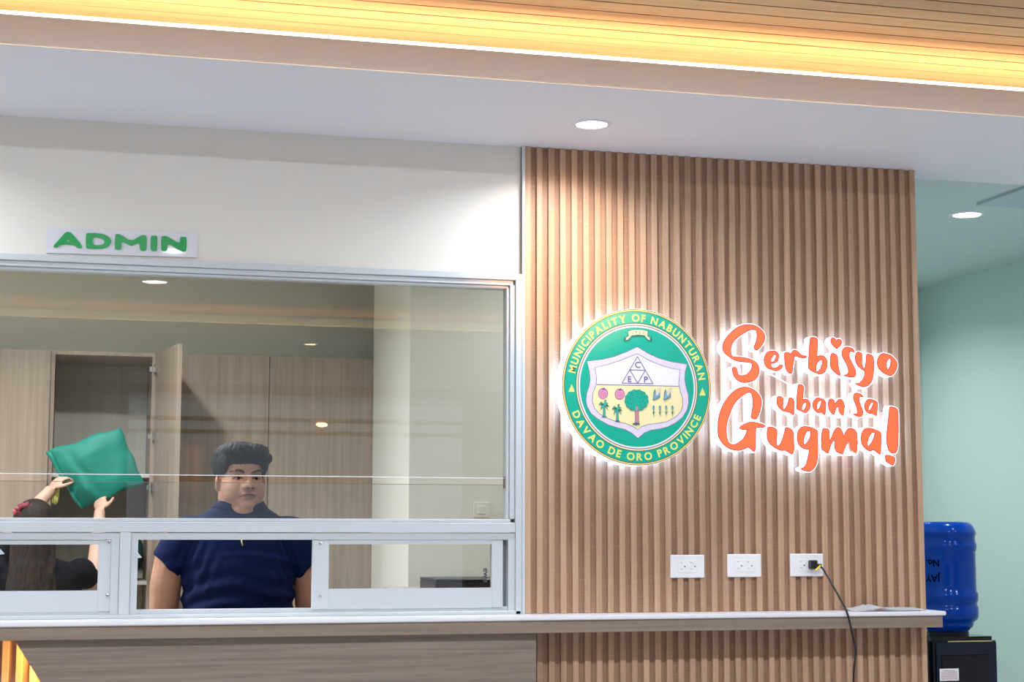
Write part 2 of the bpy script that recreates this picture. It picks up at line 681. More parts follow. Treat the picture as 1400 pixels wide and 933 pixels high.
# far wall of the lobby with its glazed front (seen only as a reflection in the office glass)
WX0, WX1 = at(176, 560, 10.0).x, at(636, 560, 10.0).x
WZ1 = 2.66
struct(box('wall_far', XL, WX0 - 0.12, LOBBY_BACK - 0.1, LOBBY_BACK, 0, 3.1, 'far_wall'))
struct(box('wall_far_right', WX1 + 0.1, XR, LOBBY_BACK - 0.1, LOBBY_BACK, 0, 3.1, 'far_wall'))
struct(box('wall_far_top', WX0 - 0.12, WX1 + 0.1, LOBBY_BACK - 0.1, LOBBY_BACK, WZ1, 3.1, 'far_wall'))
fw = struct(box('window_1', WX0 - 0.12, WX0, LOBBY_BACK - 0.1, LOBBY_BACK + 0.05, 0, WZ1, 'brown_frame'))
box('window_frame', WX1, WX1 + 0.1, LOBBY_BACK - 0.1, LOBBY_BACK + 0.03, 0, WZ1, 'brown_frame', fw)
for zz in (2.43, 2.31):
    box('window_bar', WX0, WX1, LOBBY_BACK - 0.06, LOBBY_BACK, zz - 0.02, zz + 0.02, 'brown_frame', fw)


# ------------------------------------------------------------------ recessed lamps
def downlight(x, y, z, r, mat, label, watts, color, group=None, light=True, spread=150):
    t = empty('downlight', (x, y, z), label, 'lamp', group)
    bm = bmesh.new()
    lathe(bm, [(r * 0.76, z - 0.001), (r * 0.80, z - 0.006), (r * 0.98, z - 0.004), (r, z)], (x, y), 40, caps=False)
    bm_obj('trim_ring', bm, 'lamp_trim', t, True)
    bm = bmesh.new()
    lathe(bm, [(r * 0.78, z - 0.0025), (r * 0.78, z - 0.0005)], (x, y), 40)
    bm_obj('diffuser', bm, mat, t)
    if light:
        area_light('lamp_light', (x, y, z - 0.012), (0, 0, -1), r * 1.5, r * 1.5, watts, color, spread, t, 'DISK')
    return t


COOL = (0.86, 0.92, 1.0)
WARM = (1.0, 0.66, 0.34)
p = atz(809, 169, ZS)
downlight(p.x, p.y, ZS, 0.066, 'lamp_white', 'white recessed downlight in the soffit above the slatted wall', 9, COOL)
for x in (-0.75, 3.95):
    downlight(x, p.y, ZS, 0.066, 'lamp_white', 'white recessed downlight farther along the front soffit', 9, COOL, 'soffit downlights beyond the slatted wall')
p = atz(1322, 293, 2.804)
downlight(p.x, p.y, 2.804, 0.078, 'lamp_white', 'round white downlight in the mint-tinted passage ceiling', 18, (0.85, 0.95, 1.0))
downlight(3.75, 2.55, 2.804, 0.078, 'lamp_white', 'white downlight deeper in the mint passage ceiling by the back wall', 14, (0.85, 0.95, 1.0))
# lamps of the planked ceiling and the far soffit, mirrored in the office glass
p = atz(212, 384, ZW)
downlight(p.x, -p.y, ZW, 0.10, 'lamp_white', 'white downlight in the planked ceiling, mirrored in the office glass', 22, COOL)
p = atz(238, 343, ZW)
downlight(p.x, -p.y, ZW, 0.085, 'lamp_white', 'white downlight in the planked ceiling, mirrored in the ADMIN sign', 22, COOL)
p = atz(425, 470, ZS)
downlight(p.x, -p.y, ZS, 0.06, 'lamp_warm', 'warm downlight in the far soffit, mirrored above the cabinets', 8, WARM)
# rows of fill lamps added over the waiting hall, kept out of view
for x in (-2.6, -1.2, 0.2, 1.6, 3.0, 4.4):
    downlight(x, -2.45, ZW, 0.075, 'lamp_white', 'added white fill lamp in an unseen row across the planked ceiling', 27, COOL, 'added planked ceiling fill lamps', spread=178)
for x in (-2.5, 3.7):
    downlight(x, -6.2, ZS, 0.066, 'lamp_white', 'added white fill lamp in the far soffit, out of view', 16, COOL, 'added far soffit fill lamps')
# warm lamp added on the transom, standing in for a farther ceiling light
p = at(440, 581, 10.0)
t = empty('standin_lamp', (p.x, LOBBY_BACK, p.z), 'small warm lamp added on the glazed front for a farther ceiling light', 'lamp')
bm = bmesh.new()
ell(bm, (p.x, LOBBY_BACK + 0.03, p.z), (0.055, 0.028, 0.022))
bm_obj('lamp_shade', bm, 'lamp_warm', t, True)
box('bracket', p.x - 0.012, p.x + 0.012, LOBBY_BACK - 0.05, LOBBY_BACK + 0.01, 2.32, 2.43, 'brown_frame', t)
# warm spotlight washing the corner of the slatted wall
sx, sy = 2.75, -3.95
t = downlight(sx, sy, ZW, 0.06, 'lamp_warm', 'warm spotlight in the planked ceiling aimed at the slatted wall', 0, WARM, light=False)
l = bpy.data.lights.new('spot_beam', 'SPOT')
l.energy = 560
l.color = (1.0, 0.40, 0.06)
l.spot_size = rad(10.5)
l.spot_blend = 1.0
l.shadow_soft_size = 0.03
so = bpy.data.objects.new('spot_beam', l)
COL.objects.link(so)
so.parent = t
so.location = (0, 0, -0.03)
so.rotation_euler = (Vector((1.64, 0.0, 2.36)) - Vector((sx, sy, ZW))).to_track_quat('-Z', 'Y').to_euler()
# unseen fill lamps added to brighten the office
for x, y, w in ((-0.9, 0.75, 40), (-2.2, 1.6, 60), (0.1, 1.45, 24), (2.15, 0.95, 8)):
    downlight(x, y, 2.80, 0.07, 'lamp_white', 'added white fill lamp in the office ceiling, out of sight', w, (0.95, 0.97, 1.0), 'added office fill lamps')
# cove lighting: a diffuser profile along the fascia with its upward light
t = empty('led_strip', (1.4, YSF + 0.02, ZFT), 'glowing warm strip light along the top of the fascia', 'strip light')
box('diffuser', XL, XR, YSF + 0.013, YSF + 0.022, ZS + 0.03, ZFT + 0.014, 'led_diffuser', t)
area_light('cove_light', (1.4, YSF + 0.078, ZS + 0.028), (0, 0.62, 1.0), 9.9, 0.012, 82, (1.0, 0.60, 0.31), 165, t, xaxis=(1, 0, 0))
t = empty('led_strip', (1.4, YFAR - 0.02, ZFT), 'warm strip light along the far fascia, mirrored in the glass', 'strip light')
box('diffuser', XL, XR, YFAR - 0.022, YFAR - 0.013, ZS + 0.03, ZFT + 0.003, 'led_diffuser', t)
area_light('cove_light', (1.4, YFAR - 0.078, ZS + 0.028), (0, -0.62, 1.0), 9.9, 0.012, 82, (1.0, 0.60, 0.31), 165, t, xaxis=(-1, 0, 0))

# ------------------------------------------------------------------ slats
SP = 0.04276
SWD = 0.0215


def slat_mesh(h):
    bm = bmesh.new()
    add_box(bm, 0, SWD, -0.02, 0.001, 0, h)
    bmesh.ops.bevel(bm, geom=[e for e in bm.edges if abs(e.verts[0].co.z - e.verts[1].co.z) > 0.1 and e.verts[0].co.y < -0.01], offset=0.0012, segments=1, affect='EDGES')
    bmesh.ops.recalc_face_normals(bm, faces=bm.faces)
    me = bpy.data.meshes.new('slat')
    bm.to_mesh(me)
    bm.free()
    me.materials.append(MATS['slat_wood'])
    return me


Z_UP0, Z_LO1 = 1.118, 1.06
mu, ml = slat_mesh(ZS - 0.001 - Z_UP0), slat_mesh(Z_LO1)


def slat(me, x, z, parent):
    o = bpy.data.objects.new('slat', me)
    COL.objects.link(o)
    o.parent = parent
    o.location = (x, 0, z)


for i in range(36):
    slat(mu, XSL + i * SP, Z_UP0, w_slat)
    slat(ml, XSL + i * SP, 0.0, w_slat)
w_below = bpy.data.objects['wall_below']
for i in range(1, 44):
    x = XSL - i * SP
    if x < 0.35:
        slat(ml, x, 0.0, w_below)
struct(box('trim_1', 1.497, 1.5065, -0.023, 0.0, 1.118, ZS - 0.001, 'frame_white'))

# ------------------------------------------------------------------ counter shelf and lower panel
sh = empty('counter_shelf', (1.0, -0.08, 1.06), 'long white-topped counter shelf with an oak apron under the window', 'shelf')
bm = bmesh.new()
add_box(bm, -2.6, 3.029, -0.16, 0.0, 1.102, 1.117)
bmesh.ops.bevel(bm, geom=[e for e in bm.edges], offset=0.003, segments=2, affect='EDGES')
bm_obj('worktop', bm, 'stone_white', sh)
box('apron', -2.6, 3.019, -0.15, -0.001, 1.060, 1.102, 'oak_apron', sh, 0.001, 1)
a0, a1 = at(20, 873, -0.118), at(57, 933, -0.118)
sl = (a1.x - a0.x) / (a0.z - a1.z)
lp = [(a0.x, 1.06), (1.52, 1.06), (1.52, 0.0), (a0.x + sl * 1.06, 0.0)]
cf = empty('oak_cladding', (0.7, -0.11, 0.0), 'large grey-brown oak front with a slanted edge below the counter', 'cladding')
flat_mesh('panel', [lp], 0.018, -0.118, 'oak_panel', cf)
t = empty('led_strip', (a0.x + 0.03, -0.09, 0.5), 'warm strip light hidden behind the slanted edge of the oak panel', 'strip light')
bm = bmesh.new()
tube(bm, [(a0.x + 0.060, -0.095, 1.045), (a0.x + 0.060 + sl * 1.0, -0.095, 0.045)], 0.004, 8)
bm_obj('diffuser', bm, 'led_diffuser', t)
area_light('edge_light', (a0.x + 0.045 + sl * 0.5, -0.094, 0.55), (-0.5, 0.86, 0.1), 1.15, 0.012, 6, (1.0, 0.55, 0.14), 170, t, xaxis=(sl, 0, -1))
# a few posts that stand the panel off the wall
for x in (0.6, 1.3):
    box('standoff', x, x + 0.04, -0.10, -0.001, 0.2, 0.26, 'oak_panel', cf)

# ------------------------------------------------------------------ office window
XJ = 1.497
XWL = -1.35
zgt, zgb = 2.243, 1.440
ztr, zrl = 1.394, at(650, 738.3, 0).z
zsg1, zsg0 = at(650, 744.5, 0).z, at(650, 804.0, 0).z
zsb, zfb = at(650, 831.5, 0).z, at(650, 835.5, 0).z
X = lambda px, Y=-0.02: at(px, 780, Y).x
win = struct(empty('window_2', (0, 0, 1.117), None, None))
F = 'frame_white'
# outer frame with its stepped inner beads
box('frame_head', XWL, XJ, -0.022, 0.05, zgt + 0.028, ZWT, F, win, 0.002, 1)
box('frame_head_step', XWL, XJ - 0.03, -0.012, 0.05, zgt + 0.010, zgt + 0.028, F, win, 0.002, 1)
box('frame_head_bead', XWL, XJ - 0.045, -0.002, 0.05, zgt, zgt + 0.010, F, win, 0.002, 1)
xg = X(694)
box('frame_jamb', xg + 0.028, XJ, -0.022, 0.05, 1.117, zgt + 0.028, F, win, 0.002, 1)
box('frame_jamb_step', xg + 0.010, xg + 0.028, -0.012, 0.05, zgb, zgt + 0.012, F, win, 0.002, 1)
box('frame_jamb_bead', xg, xg + 0.010, -0.002, 0.05, zgb, zgt + 0.003, F, win, 0.002, 1)
box('frame_transom', XWL, xg + 0.027, -0.022, 0.05, ztr, zgb - 0.012, F, win, 0.002, 1)
box('frame_transom_bead', XWL, xg + 0.012, -0.010, 0.05, zgb - 0.012, zgb, F, win, 0.002, 1)
box('frame_sill', XWL, XJ - 0.004, -0.022, 0.05, 1.117, zfb, F, win, 0.002, 1)
xm0, xm1 = X(163), X(178)
box('frame_mullion', xm0, xm1, -0.022, 0.05, zfb, ztr, F, win, 0.002, 1)
# track rails round the two sliding openings
for x0, x1 in ((XWL, xm0), (xm1, xg + 0.027)):
    box('track_head', x0, x1, -0.014, 0.05, zrl, ztr - 0.0015, F, win)
    box('track_sill', x0, x1, -0.006, 0.05, zfb, zsb + 0.004, F, win)
box('track_jamb', xm0 - (X(163) - X(151.5)), xm0 - 0.001, -0.014, 0.05, zfb + 0.0005, zrl, F, win)
box('track_jamb', xm1 + 0.001, X(188), -0.014, 0.05, zfb + 0.0005, zrl, F, win)
box('track_jamb', X(695.5), xg + 0.027, -0.014, 0.05, zfb + 0.0005, zrl, F, win)
box('track_channel', X(685), X(695.5), 0.018, 0.05, zfb + 0.0005, zrl, 'track_grey', win)


def pane(name, x0, x1, z0, z1, y, parent):
    """6 mm glass: mirror-coated front, clear back, pale polished edges"""
    bm = bmesh.new()
    add_box(bm, x0, x1, y, y + 0.006, z0, z1)
    bmesh.ops.recalc_face_normals(bm, faces=bm.faces)
    for f in bm.faces:
        f.material_index = 0 if f.normal.y < -0.5 else (1 if f.normal.y > 0.5 else 2)
    me = bpy.data.meshes.new(name)
    bm.to_mesh(me)
    bm.free()
    return link(name, me, ['glass', 'glass_clear', 'glass_edge'], parent)


zp1, zp0 = at(600, 653.6, 0.02).z, at(600, 662.6, 0.02).z
pane('pane', XWL, xg + 0.004, zp1, zgt + 0.004, 0.016, win)
pane('pane', XWL, xg + 0.004, zgb - 0.004, zp0, 0.016, win)
# polished edges on either side of the open slot between the two panes
box('pane_edge', XWL, xg, 0.0145, 0.0225, zp1 - 0.0005, zp1 + 0.0022, 'stone_white', win)
box('pane_edge', XWL, xg, 0.0145, 0.0225, zp0 - 0.0014, zp0 + 0.0002, 'edge_dark', win)
box('pane_clip', xg - 0.004, xg + 0.006, 0.006, 0.03, zp0 - 0.012, zp1 + 0.006, 'steel', win)


def sash(xl, xr, gl, gr, yf, label):
    t = empty('sliding_sash', ((xl + xr) / 2, yf, zsb), label, 'window sash')
    box('stile', xl, gl, yf, yf + 0.022, zsb, zrl - 0.0005, F, t, 0.002, 1)
    box('stile', gr, xr, yf, yf + 0.022, zsb, zrl - 0.0005, F, t, 0.002, 1)
    box('rail', gl, gr, yf + 0.002, yf + 0.022, zsg1, zrl - 0.0005, F, t)
    box('rail', gl, gr, yf + 0.002, yf + 0.022, zsb, zsg0, F, t)
    pane('pane', gl, gr, zsg0, zsg1, yf + 0.009, t)
    return t


def screw(x, z, y, parent):
    bm = bmesh.new()
    lathe(bm, [(0.0055, 0.0), (0.0055, 0.002), (0.003, 0.003)], (0, 0), 14)
    bmesh.ops.transform(bm, matrix=Matrix.Translation((x, y, z)) @ Matrix.Rotation(rad(90), 4, 'X'), verts=bm.verts)
    bm_obj('screw', bm, 'steel', parent, False)


s1 = sash(X(427.5), X(688.5), X(450), X(673), -0.012, 'white sliding sash with a narrow glass pane beside the slatted wall')
s2 = sash(X(-110), X(152), X(-88), X(134), -0.010, 'white sliding sash closed in front of the woman with long hair')
for px, py in ((438, 743.5), (438, 815)):
    q = at(px, py, -0.012)
    screw(q.x, q.z, -0.0125, s1)
for px, py in ((148.5, 741), (147, 815)):
    q = at(px, py, -0.010)
    screw(q.x, q.z, -0.0105, s2)
# catches on the jambs
for px, py, par in ((1, 756, s2), (189, 761, win)):
    q = at(px, py, -0.012)
    bm = bmesh.new()
    vs = [bm.verts.new(v) for v in ((q.x - 0.002, -0.02, q.z + 0.012), (q.x - 0.002, -0.02, q.z - 0.006), (q.x + 0.012, -0.02, q.z - 0.004))]
    vb = [bm.verts.new(v.co + Vector((0, 0.01, 0))) for v in vs]
    bm.faces.new(vs)
    bm.faces.new(vb[::-1])
    for i in range(3):
        bm.faces.new((vs[i], vs[(i + 1) % 3], vb[(i + 1) % 3], vb[i]))
    bm_obj('catch', bm, 'frame_white', par)
# mark printed on the right pane, turned a quarter
q = at(664, 787, -0.004)
text_on_plane('print_mark', 'ewe', 0.021, lambda u, v: (q.x + v - 0.008, -0.0045, q.z - u), 'slot_dark', s1, bold=0.0006)

# ------------------------------------------------------------------ ADMIN sign
ad = empty('admin_sign', (at(166, 349, -0.01).x, -0.004, at(166, 349, -0.01).z), 'white plate with green ADMIN lettering above the office window', 'sign')
c = [at(64, 311, -0.006), at(270.5, 319.5, -0.006), at(269.5, 352.5, -0.006), at(63, 346, -0.006)]
flat_mesh('plate', [[(v.x, v.z) for v in c]], 0.006, -0.0065, 'sign_plate', ad)
ADM = {
    'A': [[(210, 105), (250, 105), (275, 130), (352, 225), (340, 242), (310, 240), (285, 212), (175, 208), (150, 232), (115, 235), (107, 222), (160, 165)], [(230, 160), (212, 183), (250, 183)]],
    'D': [[(380, 120), (395, 113), (480, 115), (550, 130), (590, 165), (592, 200), (560, 232), (500, 247), (395, 243), (380, 235)], [(438, 147), (490, 150), (530, 170), (538, 190), (520, 210), (480, 217), (438, 213)]],
    'M': [[(622, 130), (640, 122), (668, 125), (755, 185), (830, 138), (850, 130), (880, 133), (888, 150), (886, 255), (870, 263), (840, 262), (829, 250), (828, 190), (770, 220), (745, 218), (680, 180), (678, 240), (668, 252), (632, 252), (620, 243)]],
    'I': [[(920, 140), (935, 134), (965, 135), (976, 145), (974, 255), (962, 264), (930, 263), (917, 253)]],
    'N': [[(1007, 145), (1022, 138), (1055, 140), (1162, 205), (1163, 155), (1175, 145), (1210, 147), (1220, 158), (1218, 258), (1205, 270), (1175, 268), (1060, 195), (1058, 255), (1045, 265), (1017, 265), (1005, 255)]],
}


def subdiv_round(pts, n=2):
    """one round of corner cutting"""
    out = []
    m = len(pts)
    for i in range(m):
        a, b = Vector(pts[i]), Vector(pts[(i + 1) % m])
        L = (b - a).length
        k = min(0.25, 7.0 / max(L, 1e-6))
        out += [a.lerp(b, k), a.lerp(b, 1 - k)]
    return out


for ch, loops in ADM.items():
    L = []
    for lp in loops:
        pts = subdiv_round([(55 + a / 6.087, 300 + b / 6.087) for a, b in lp])
        L.append([(at(v[0], v[1], -0.010).x, at(v[0], v[1], -0.010).z) for v in pts])
    flat_mesh('letter', L, 0.004, -0.0105, 'sign_green', ad)

# ------------------------------------------------------------------ illuminated lettering
YLF, YLB = -0.095, -0.052
LET = {
 'Serbisyo': [
  ((975, 435), [[(660,490),(655,460),(672,420),(690,370),(703,300),(700,240),(685,195),(650,180),(600,185),(540,210),(480,245),(420,285),(360,335),(315,390),(288,450),(280,510),(287,570),(305,612),(380,622),(470,632),(560,650),(640,680),(700,730),(730,800),(730,870),(705,935),(650,990),(570,1020),(470,1025),(390,990),(335,925),(310,850),(308,810),(325,790),(355,790),(378,815),(385,850),(395,895),(420,918),(480,920),(540,900),(590,850),(620,790),(622,740),(600,712),(540,702),(460,695),(390,685),(320,660),(250,610),(190,560),(160,510),(155,450),(170,390),(210,320),(280,240),(370,165),(460,120),(560,107),(640,115),(720,150),(790,215),(822,280),(818,350),(790,410),(750,465),(715,500),(685,505)]]),
  ((975, 435), [[(920,530),(860,555),(825,620),(815,690),(825,750),(870,800),(940,830),(1020,842),(1070,820),(1100,785),(1105,760),(1080,748),(1055,762),(1020,790),(975,800),(940,790),(925,750),(928,718),(980,715),(1025,690),(1045,640),(1045,590),(1020,550),(975,530)], [(985,575),(945,610),(922,660),(925,695),(965,695),(995,660),(1005,610),(998,580)]]),
  ((1060, 455), [[(155,325),(200,318),(250,335),(285,290),(330,285),(370,315),(410,355),(460,372),(495,378),(485,398),(430,400),(370,385),(330,372),(305,380),(298,430),(285,500),(272,570),(268,635),(230,645),(190,610),(165,550),(155,470),(150,390)]]),
  ((1060, 455), [[(565,85),(620,80),(660,95),(672,150),(668,260),(665,350),(665,378),(720,370),(770,378),(810,420),(828,490),(820,560),(795,620),(750,655),(700,662),(630,640),(570,605),(535,560),(530,480),(538,380),(545,250),(553,150)], [(735,425),(690,455),(655,510),(648,570),(655,612),(675,620),(715,580),(740,520),(748,460)]]),
  ((1060, 455), [[(970,250),(930,210),(895,165),(888,120),(910,85),(945,90),(975,125),(1010,105),(1045,120),(1055,160),(1035,205),(1000,235)]]),
  ((1060, 455), [[(905,335),(950,342),(985,375),(995,430),(998,500),(1010,580),(1035,670),(1010,675),(960,640),(910,590),(883,530),(880,450),(885,380)]]),
  ((1140, 460), [[(325,250),(310,245),(275,237),(252,255),(243,300),(250,350),(280,410),(315,475),(345,550),(348,610),(325,645),(270,650),(220,640),(170,625),(210,612),(235,575),(230,510),(205,445),(165,370),(138,310),(135,250),(155,200),(195,175),(240,177),(290,195),(320,225)]]),
  ((1140, 460), [[(375,255),(415,258),(445,280),(447,340),(445,400),(450,460),(475,510),(498,505),(512,440),(520,360),(525,300),(545,285),(595,300),(625,335),(635,400),(637,500),(632,600),(615,690),(575,760),(515,800),(450,802),(390,785),(345,752),(395,750),(445,710),(480,650),(490,590),(485,555),(440,525),(390,475),(355,410),(345,350),(352,295)]]),
  ((1140, 460), [[(780,278),(840,285),(905,305),(960,355),(1005,415),(1010,480),(985,550),(945,605),(905,627),(840,605),(770,565),(720,510),(697,440),(703,370),(735,305)], [(885,350),(855,380),(838,430),(840,490),(858,535),(885,510),(908,450),(912,390),(905,355)]]),
 ],
 'uban sa': [
  ((1050, 515), [[(160,325),(205,325),(238,355),(240,420),(235,480),(240,520),(265,525),(300,475),(325,410),(340,350),(365,342),(400,365),(415,420),(412,500),(410,600),(385,600),(345,570),(300,560),(240,545),(185,500),(150,440),(148,370)]]),
  ((1050, 515), [[(490,135),(535,135),(565,165),(562,250),(555,330),(552,370),(600,360),(645,385),(672,440),(662,510),(630,560),(595,578),(530,555),(465,520),(460,430),(465,320),(475,220)], [(605,405),(565,430),(540,480),(540,530),(565,545),(595,510),(612,460)]]),
  ((1050, 515), [[(790,342),(840,352),(890,375),(915,410),(915,480),(908,600),(880,590),(845,572),(790,572),(745,535),(718,480),(722,420),(750,370)], [(840,380),(805,400),(780,450),(778,510),(795,535),(825,500),(850,440),(855,390)]]),
  ((1050, 515), [[(985,365),(1030,365),(1058,395),(1062,440),(1100,400),(1130,370),(1168,368),(1203,415),(1218,485),(1220,555),(1203,630),(1168,620),(1128,575),(1118,525),(1112,465),(1085,510),(1065,560),(1050,602),(1010,575),(975,520),(965,450),(970,395)]]),
  ((1145, 530), [[(280,98),(330,95),(375,110),(405,148),(375,142),(350,160),(345,210),(365,280),(395,350),(405,410),(385,455),(345,465),(300,450),(262,428),(305,425),(320,390),(310,320),(285,250),(262,190),(262,135)]]),
  ((1145, 530), [[(515,188),(560,200),(610,220),(638,250),(635,330),(628,400),(618,448),(585,432),(555,412),(510,412),(460,380),(437,320),(445,255),(475,205)], [(560,232),(525,255),(498,310),(492,360),(512,372),(545,330),(572,270),(578,235)]]),
 ],
 'Gugma!': [
  ((970, 525), [[(670,540),(670,500),(685,420),(695,330),(690,230),(675,165),(640,132),(590,145),(520,195),(440,260),(380,345),(340,430),(310,520),(280,610),(267,700),(268,790),(280,870),(310,940),(360,972),(420,965),(480,930),(530,890),(570,830),(600,745),(580,728),(520,725),(485,705),(510,675),(570,640),(640,618),(700,615),(780,630),(850,650),(885,675),(860,690),(790,692),(745,700),(735,760),(732,900),(732,1000),(717,1077),(680,1055),(618,1010),(560,1035),(480,1060),(400,1055),(320,1030),(250,985),(190,920),(150,840),(138,740),(140,620),(160,500),(200,380),(260,270),(340,170),(430,95),(530,58),(620,62),(710,100),(780,165),(822,240),(825,330),(805,430),(770,520),(735,560),(700,555)]]),
  ((1040, 570), [[(125,172),(190,172),(240,195),(258,240),(255,320),(252,410),(262,455),(285,468),(325,420),(360,330),(385,240),(400,180),(440,182),(490,205),(518,260),(525,400),(532,500),(515,575),(490,592),(440,560),(390,535),(320,535),(240,500),(160,440),(115,370),(105,280),(112,210)]]),
  ((1040, 570), [[(690,160),(760,165),(830,185),(890,215),(908,260),(908,400),(910,550),(905,660),(885,760),(840,830),(780,870),(710,860),(650,832),(700,805),(735,740),(760,640),(775,560),(770,520),(700,510),(630,465),(590,390),(588,300),(605,225),(640,180)], [(785,222),(740,235),(705,290),(685,370),(683,430),(705,450),(750,405),(790,330),(800,250)]]),
  ((1130, 560), [[(-44,307),(1,312),(36,327),(41,407),(45,497),(55,500),(90,420),(130,340),(170,295),(215,300),(245,345),(265,400),(285,410),(310,360),(350,310),(400,305),(450,330),(480,380),(490,470),(498,560),(495,650),(475,708),(430,690),(385,650),(365,600),(355,540),(345,515),(310,580),(280,650),(255,712),(210,700),(150,665),(132,600),(130,520),(125,475),(90,530),(60,600),(26,697),(-29,667),(-69,647),(-81,567),(-77,447),(-64,347)]]),
  ((1130, 560), [[(640,305),(710,305),(780,330),(858,370),(868,450),(865,580),(855,708),(810,685),(750,645),(690,660),(620,620),(570,550),(553,460),(570,380),(600,325)], [(760,362),(720,375),(680,430),(655,510),(652,570),(670,590),(715,540),(755,460),(772,390)]]),
  ((1145, 530), [[(840,315),(900,322),(950,345),(965,420),(968,560),(970,700),(965,850),(960,950),(935,1030),(900,1048),(845,1030),(810,970),(790,870),(785,780),(795,680),(810,550),(825,410)]]),
  ((1130, 560), [[(945,738),(1000,738),(1060,755),(1092,785),(1085,840),(1060,888),(1010,865),(960,835),(945,790)]]),
 ],
}
SLOG = {'Serbisyo': 'orange backlit script lettering reading Serbisyo with a heart-dotted i', 'uban sa': 'small orange backlit script lettering reading uban sa', 'Gugma!': 'orange backlit script lettering reading Gugma with an exclamation mark'}
for word, letters in LET.items():
    allp = []
    built = []
    for (ox, oy), loops in letters:
        L = []
        for lp in loops:
            pts = catmull(lp, 4)
            W = [at(ox + v[0] / 11.66, oy + v[1] / 11.66, YLF) for v in pts]
            L.append([(v.x, v.z) for v in W])
        built.append(L)
        allp += L[0]
    xs = [q[0] for q in allp]
    zs = [q[1] for q in allp]
    wd = empty('word_sign', ((min(xs) + max(xs)) / 2, -0.02, min(zs)), SLOG[word], 'sign', 'slogan word signs')
    for L in built:
        b = flat_mesh('letter_body', [L[0]] if len(L) == 1 else L, YLB - YLF - 0.002, YLF + 0.001, 'acrylic_lit', wd, offset=0.0046)
        flat_mesh('letter_rim', L, 0.001, YLF + 0.0002, 'letter_edge', b, offset=0.0022)
        flat_mesh('letter_face', L, 0.001, YLF - 0.0006, 'letter_face', b, offset=-0.0006)
        flat_mesh('halo_light', [L[0]], 0.004, YLB + 0.0005, 'halo_lit', b, offset=0.001)
        # stand-off pins to the slats
        k = max(range(len(L[0])), key=lambda i: L[0][i][1])
        cx = sum(q[0] for q in L[0]) / len(L[0])
        bm = bmesh.new()
        pz = L[0][k][1] - 0.01
        tube(bm, [(L[0][k][0], -0.0195, pz), (L[0][k][0], YLB + 0.002, pz)], 0.003, 8)
        bm_obj('standoff_pin', bm, 'steel', b)
    if word == 'uban sa':
        bm = bmesh.new()
        c = [at(a, b, -0.03) for a, b in ((1050, 511), (1058, 514.5), (1066, 518.5), (1075, 524), (1083, 527.5))]
        tube(bm, c, 0.0022, 6)
        bm_obj('wire', bm, 'plate_white', wd)

# ------------------------------------------------------------------ municipal seal
YSE = -0.122
sc0 = at(740 + 471.5 / 3.588, 400 + 464 / 3.588, YSE)
SX, SZ = sc0.x, sc0.z
SR = 0.2725
seal = empty('seal_sign', (SX, -0.02, SZ - SR), 'round backlit municipal seal with green ring and shield on the slatted wall', 'sign')


def circle(r, n=128, cx=SX, cz=SZ):
    return [(cx + r * math.cos(2 * math.pi * k / n), cz + r * math.sin(2 * math.pi * k / n)) for k in range(n)]


flat_mesh('drum', [circle(SR + 0.001)], 0.072, YSE + 0.0008, 'acrylic_lit', seal)
flat_mesh('halo_light', [circle(SR * 0.97)], 0.004, -0.0505, 'halo_lit', seal)
for ang in (45, 135, 225, 315):
    bm = bmesh.new()
    qx, qz = SX + SR * 0.7 * math.cos(rad(ang)), SZ + SR * 0.7 * math.sin(rad(ang))
    tube(bm, [(qx, -0.0195, qz), (qx, -0.048, qz)], 0.004, 8)
    bm_obj('standoff_pin', bm, 'steel', seal)
lay = [0]


def print_(name, loops, mat, parent=seal, lift=None):
    lay[0] += 1
    y = YSE - 0.00002 * lay[0] if lift is None else lift
    return flat_mesh(name, loops, 0.0001, y, mat, parent)


for r, m in ((1.0, 'seal_dark'), (0.992, 'seal_gold'), (0.974, 'seal_dark'), (0.966, 'seal_teal'), (0.822, 'seal_dark'), (0.813, 'seal_cream'), (0.796, 'seal_purple'), (0.785, 'seal_white'), (0.765, 'seal_teal')):
    print_('disc', [circle(SR * r)], m)
Y0 = YSE - 0.00002 * (lay[0] + 1)


def arc_text(name, body, size, a0, a1, rbase, inward, mat):
    """letters set round the ring from angle a0 to a1"""
    meshes = []
    adv = []
    for ch in body:
        if ch == ' ':
            meshes.append(None)
            adv.append(size * 0.34)
            continue
        me = text_loops_mesh(ch, size / 0.72, 1.0, size * 0.045)
        xs = [v.co.x for v in me.vertices]
        meshes.append((me, min(xs), max(xs)))
        adv.append(max(xs) - min(xs))
    gap = ((abs(a1 - a0) * (rbase + (size * 0.5 if not inward else -size * 0.5))) - sum(adv)) / (len(body) - 1)
    pos = 0.0
    rm = rbase + (size * 0.5 if not inward else -size * 0.5)
    sgn = -1 if a1 < a0 else 1
    for q, w in zip(meshes, adv):
        if q is not None:
            me, x0, x1 = q
            th = a0 + sgn * (pos + w / 2) / rm
            er = Vector((math.cos(th), math.sin(th)))
            up = er if not inward else -er
            rt = Vector((up.y, -up.x))
            base = Vector((SX, SZ)) + er * rbase
            mp = {}
            bm = bmesh.new()
            for v in me.vertices:
                pp = base + rt * (v.co.x - (x0 + x1) / 2) + up * v.co.y
                mp[v.index] = bm.verts.new((pp.x, Y0 - 0.0002, pp.y))
            for f in me.polygons:
                bm.faces.new([mp[i] for i in f.vertices])
            bpy.data.meshes.remove(me)
            bm_obj(name, bm, mat, seal)
        pos += w + gap


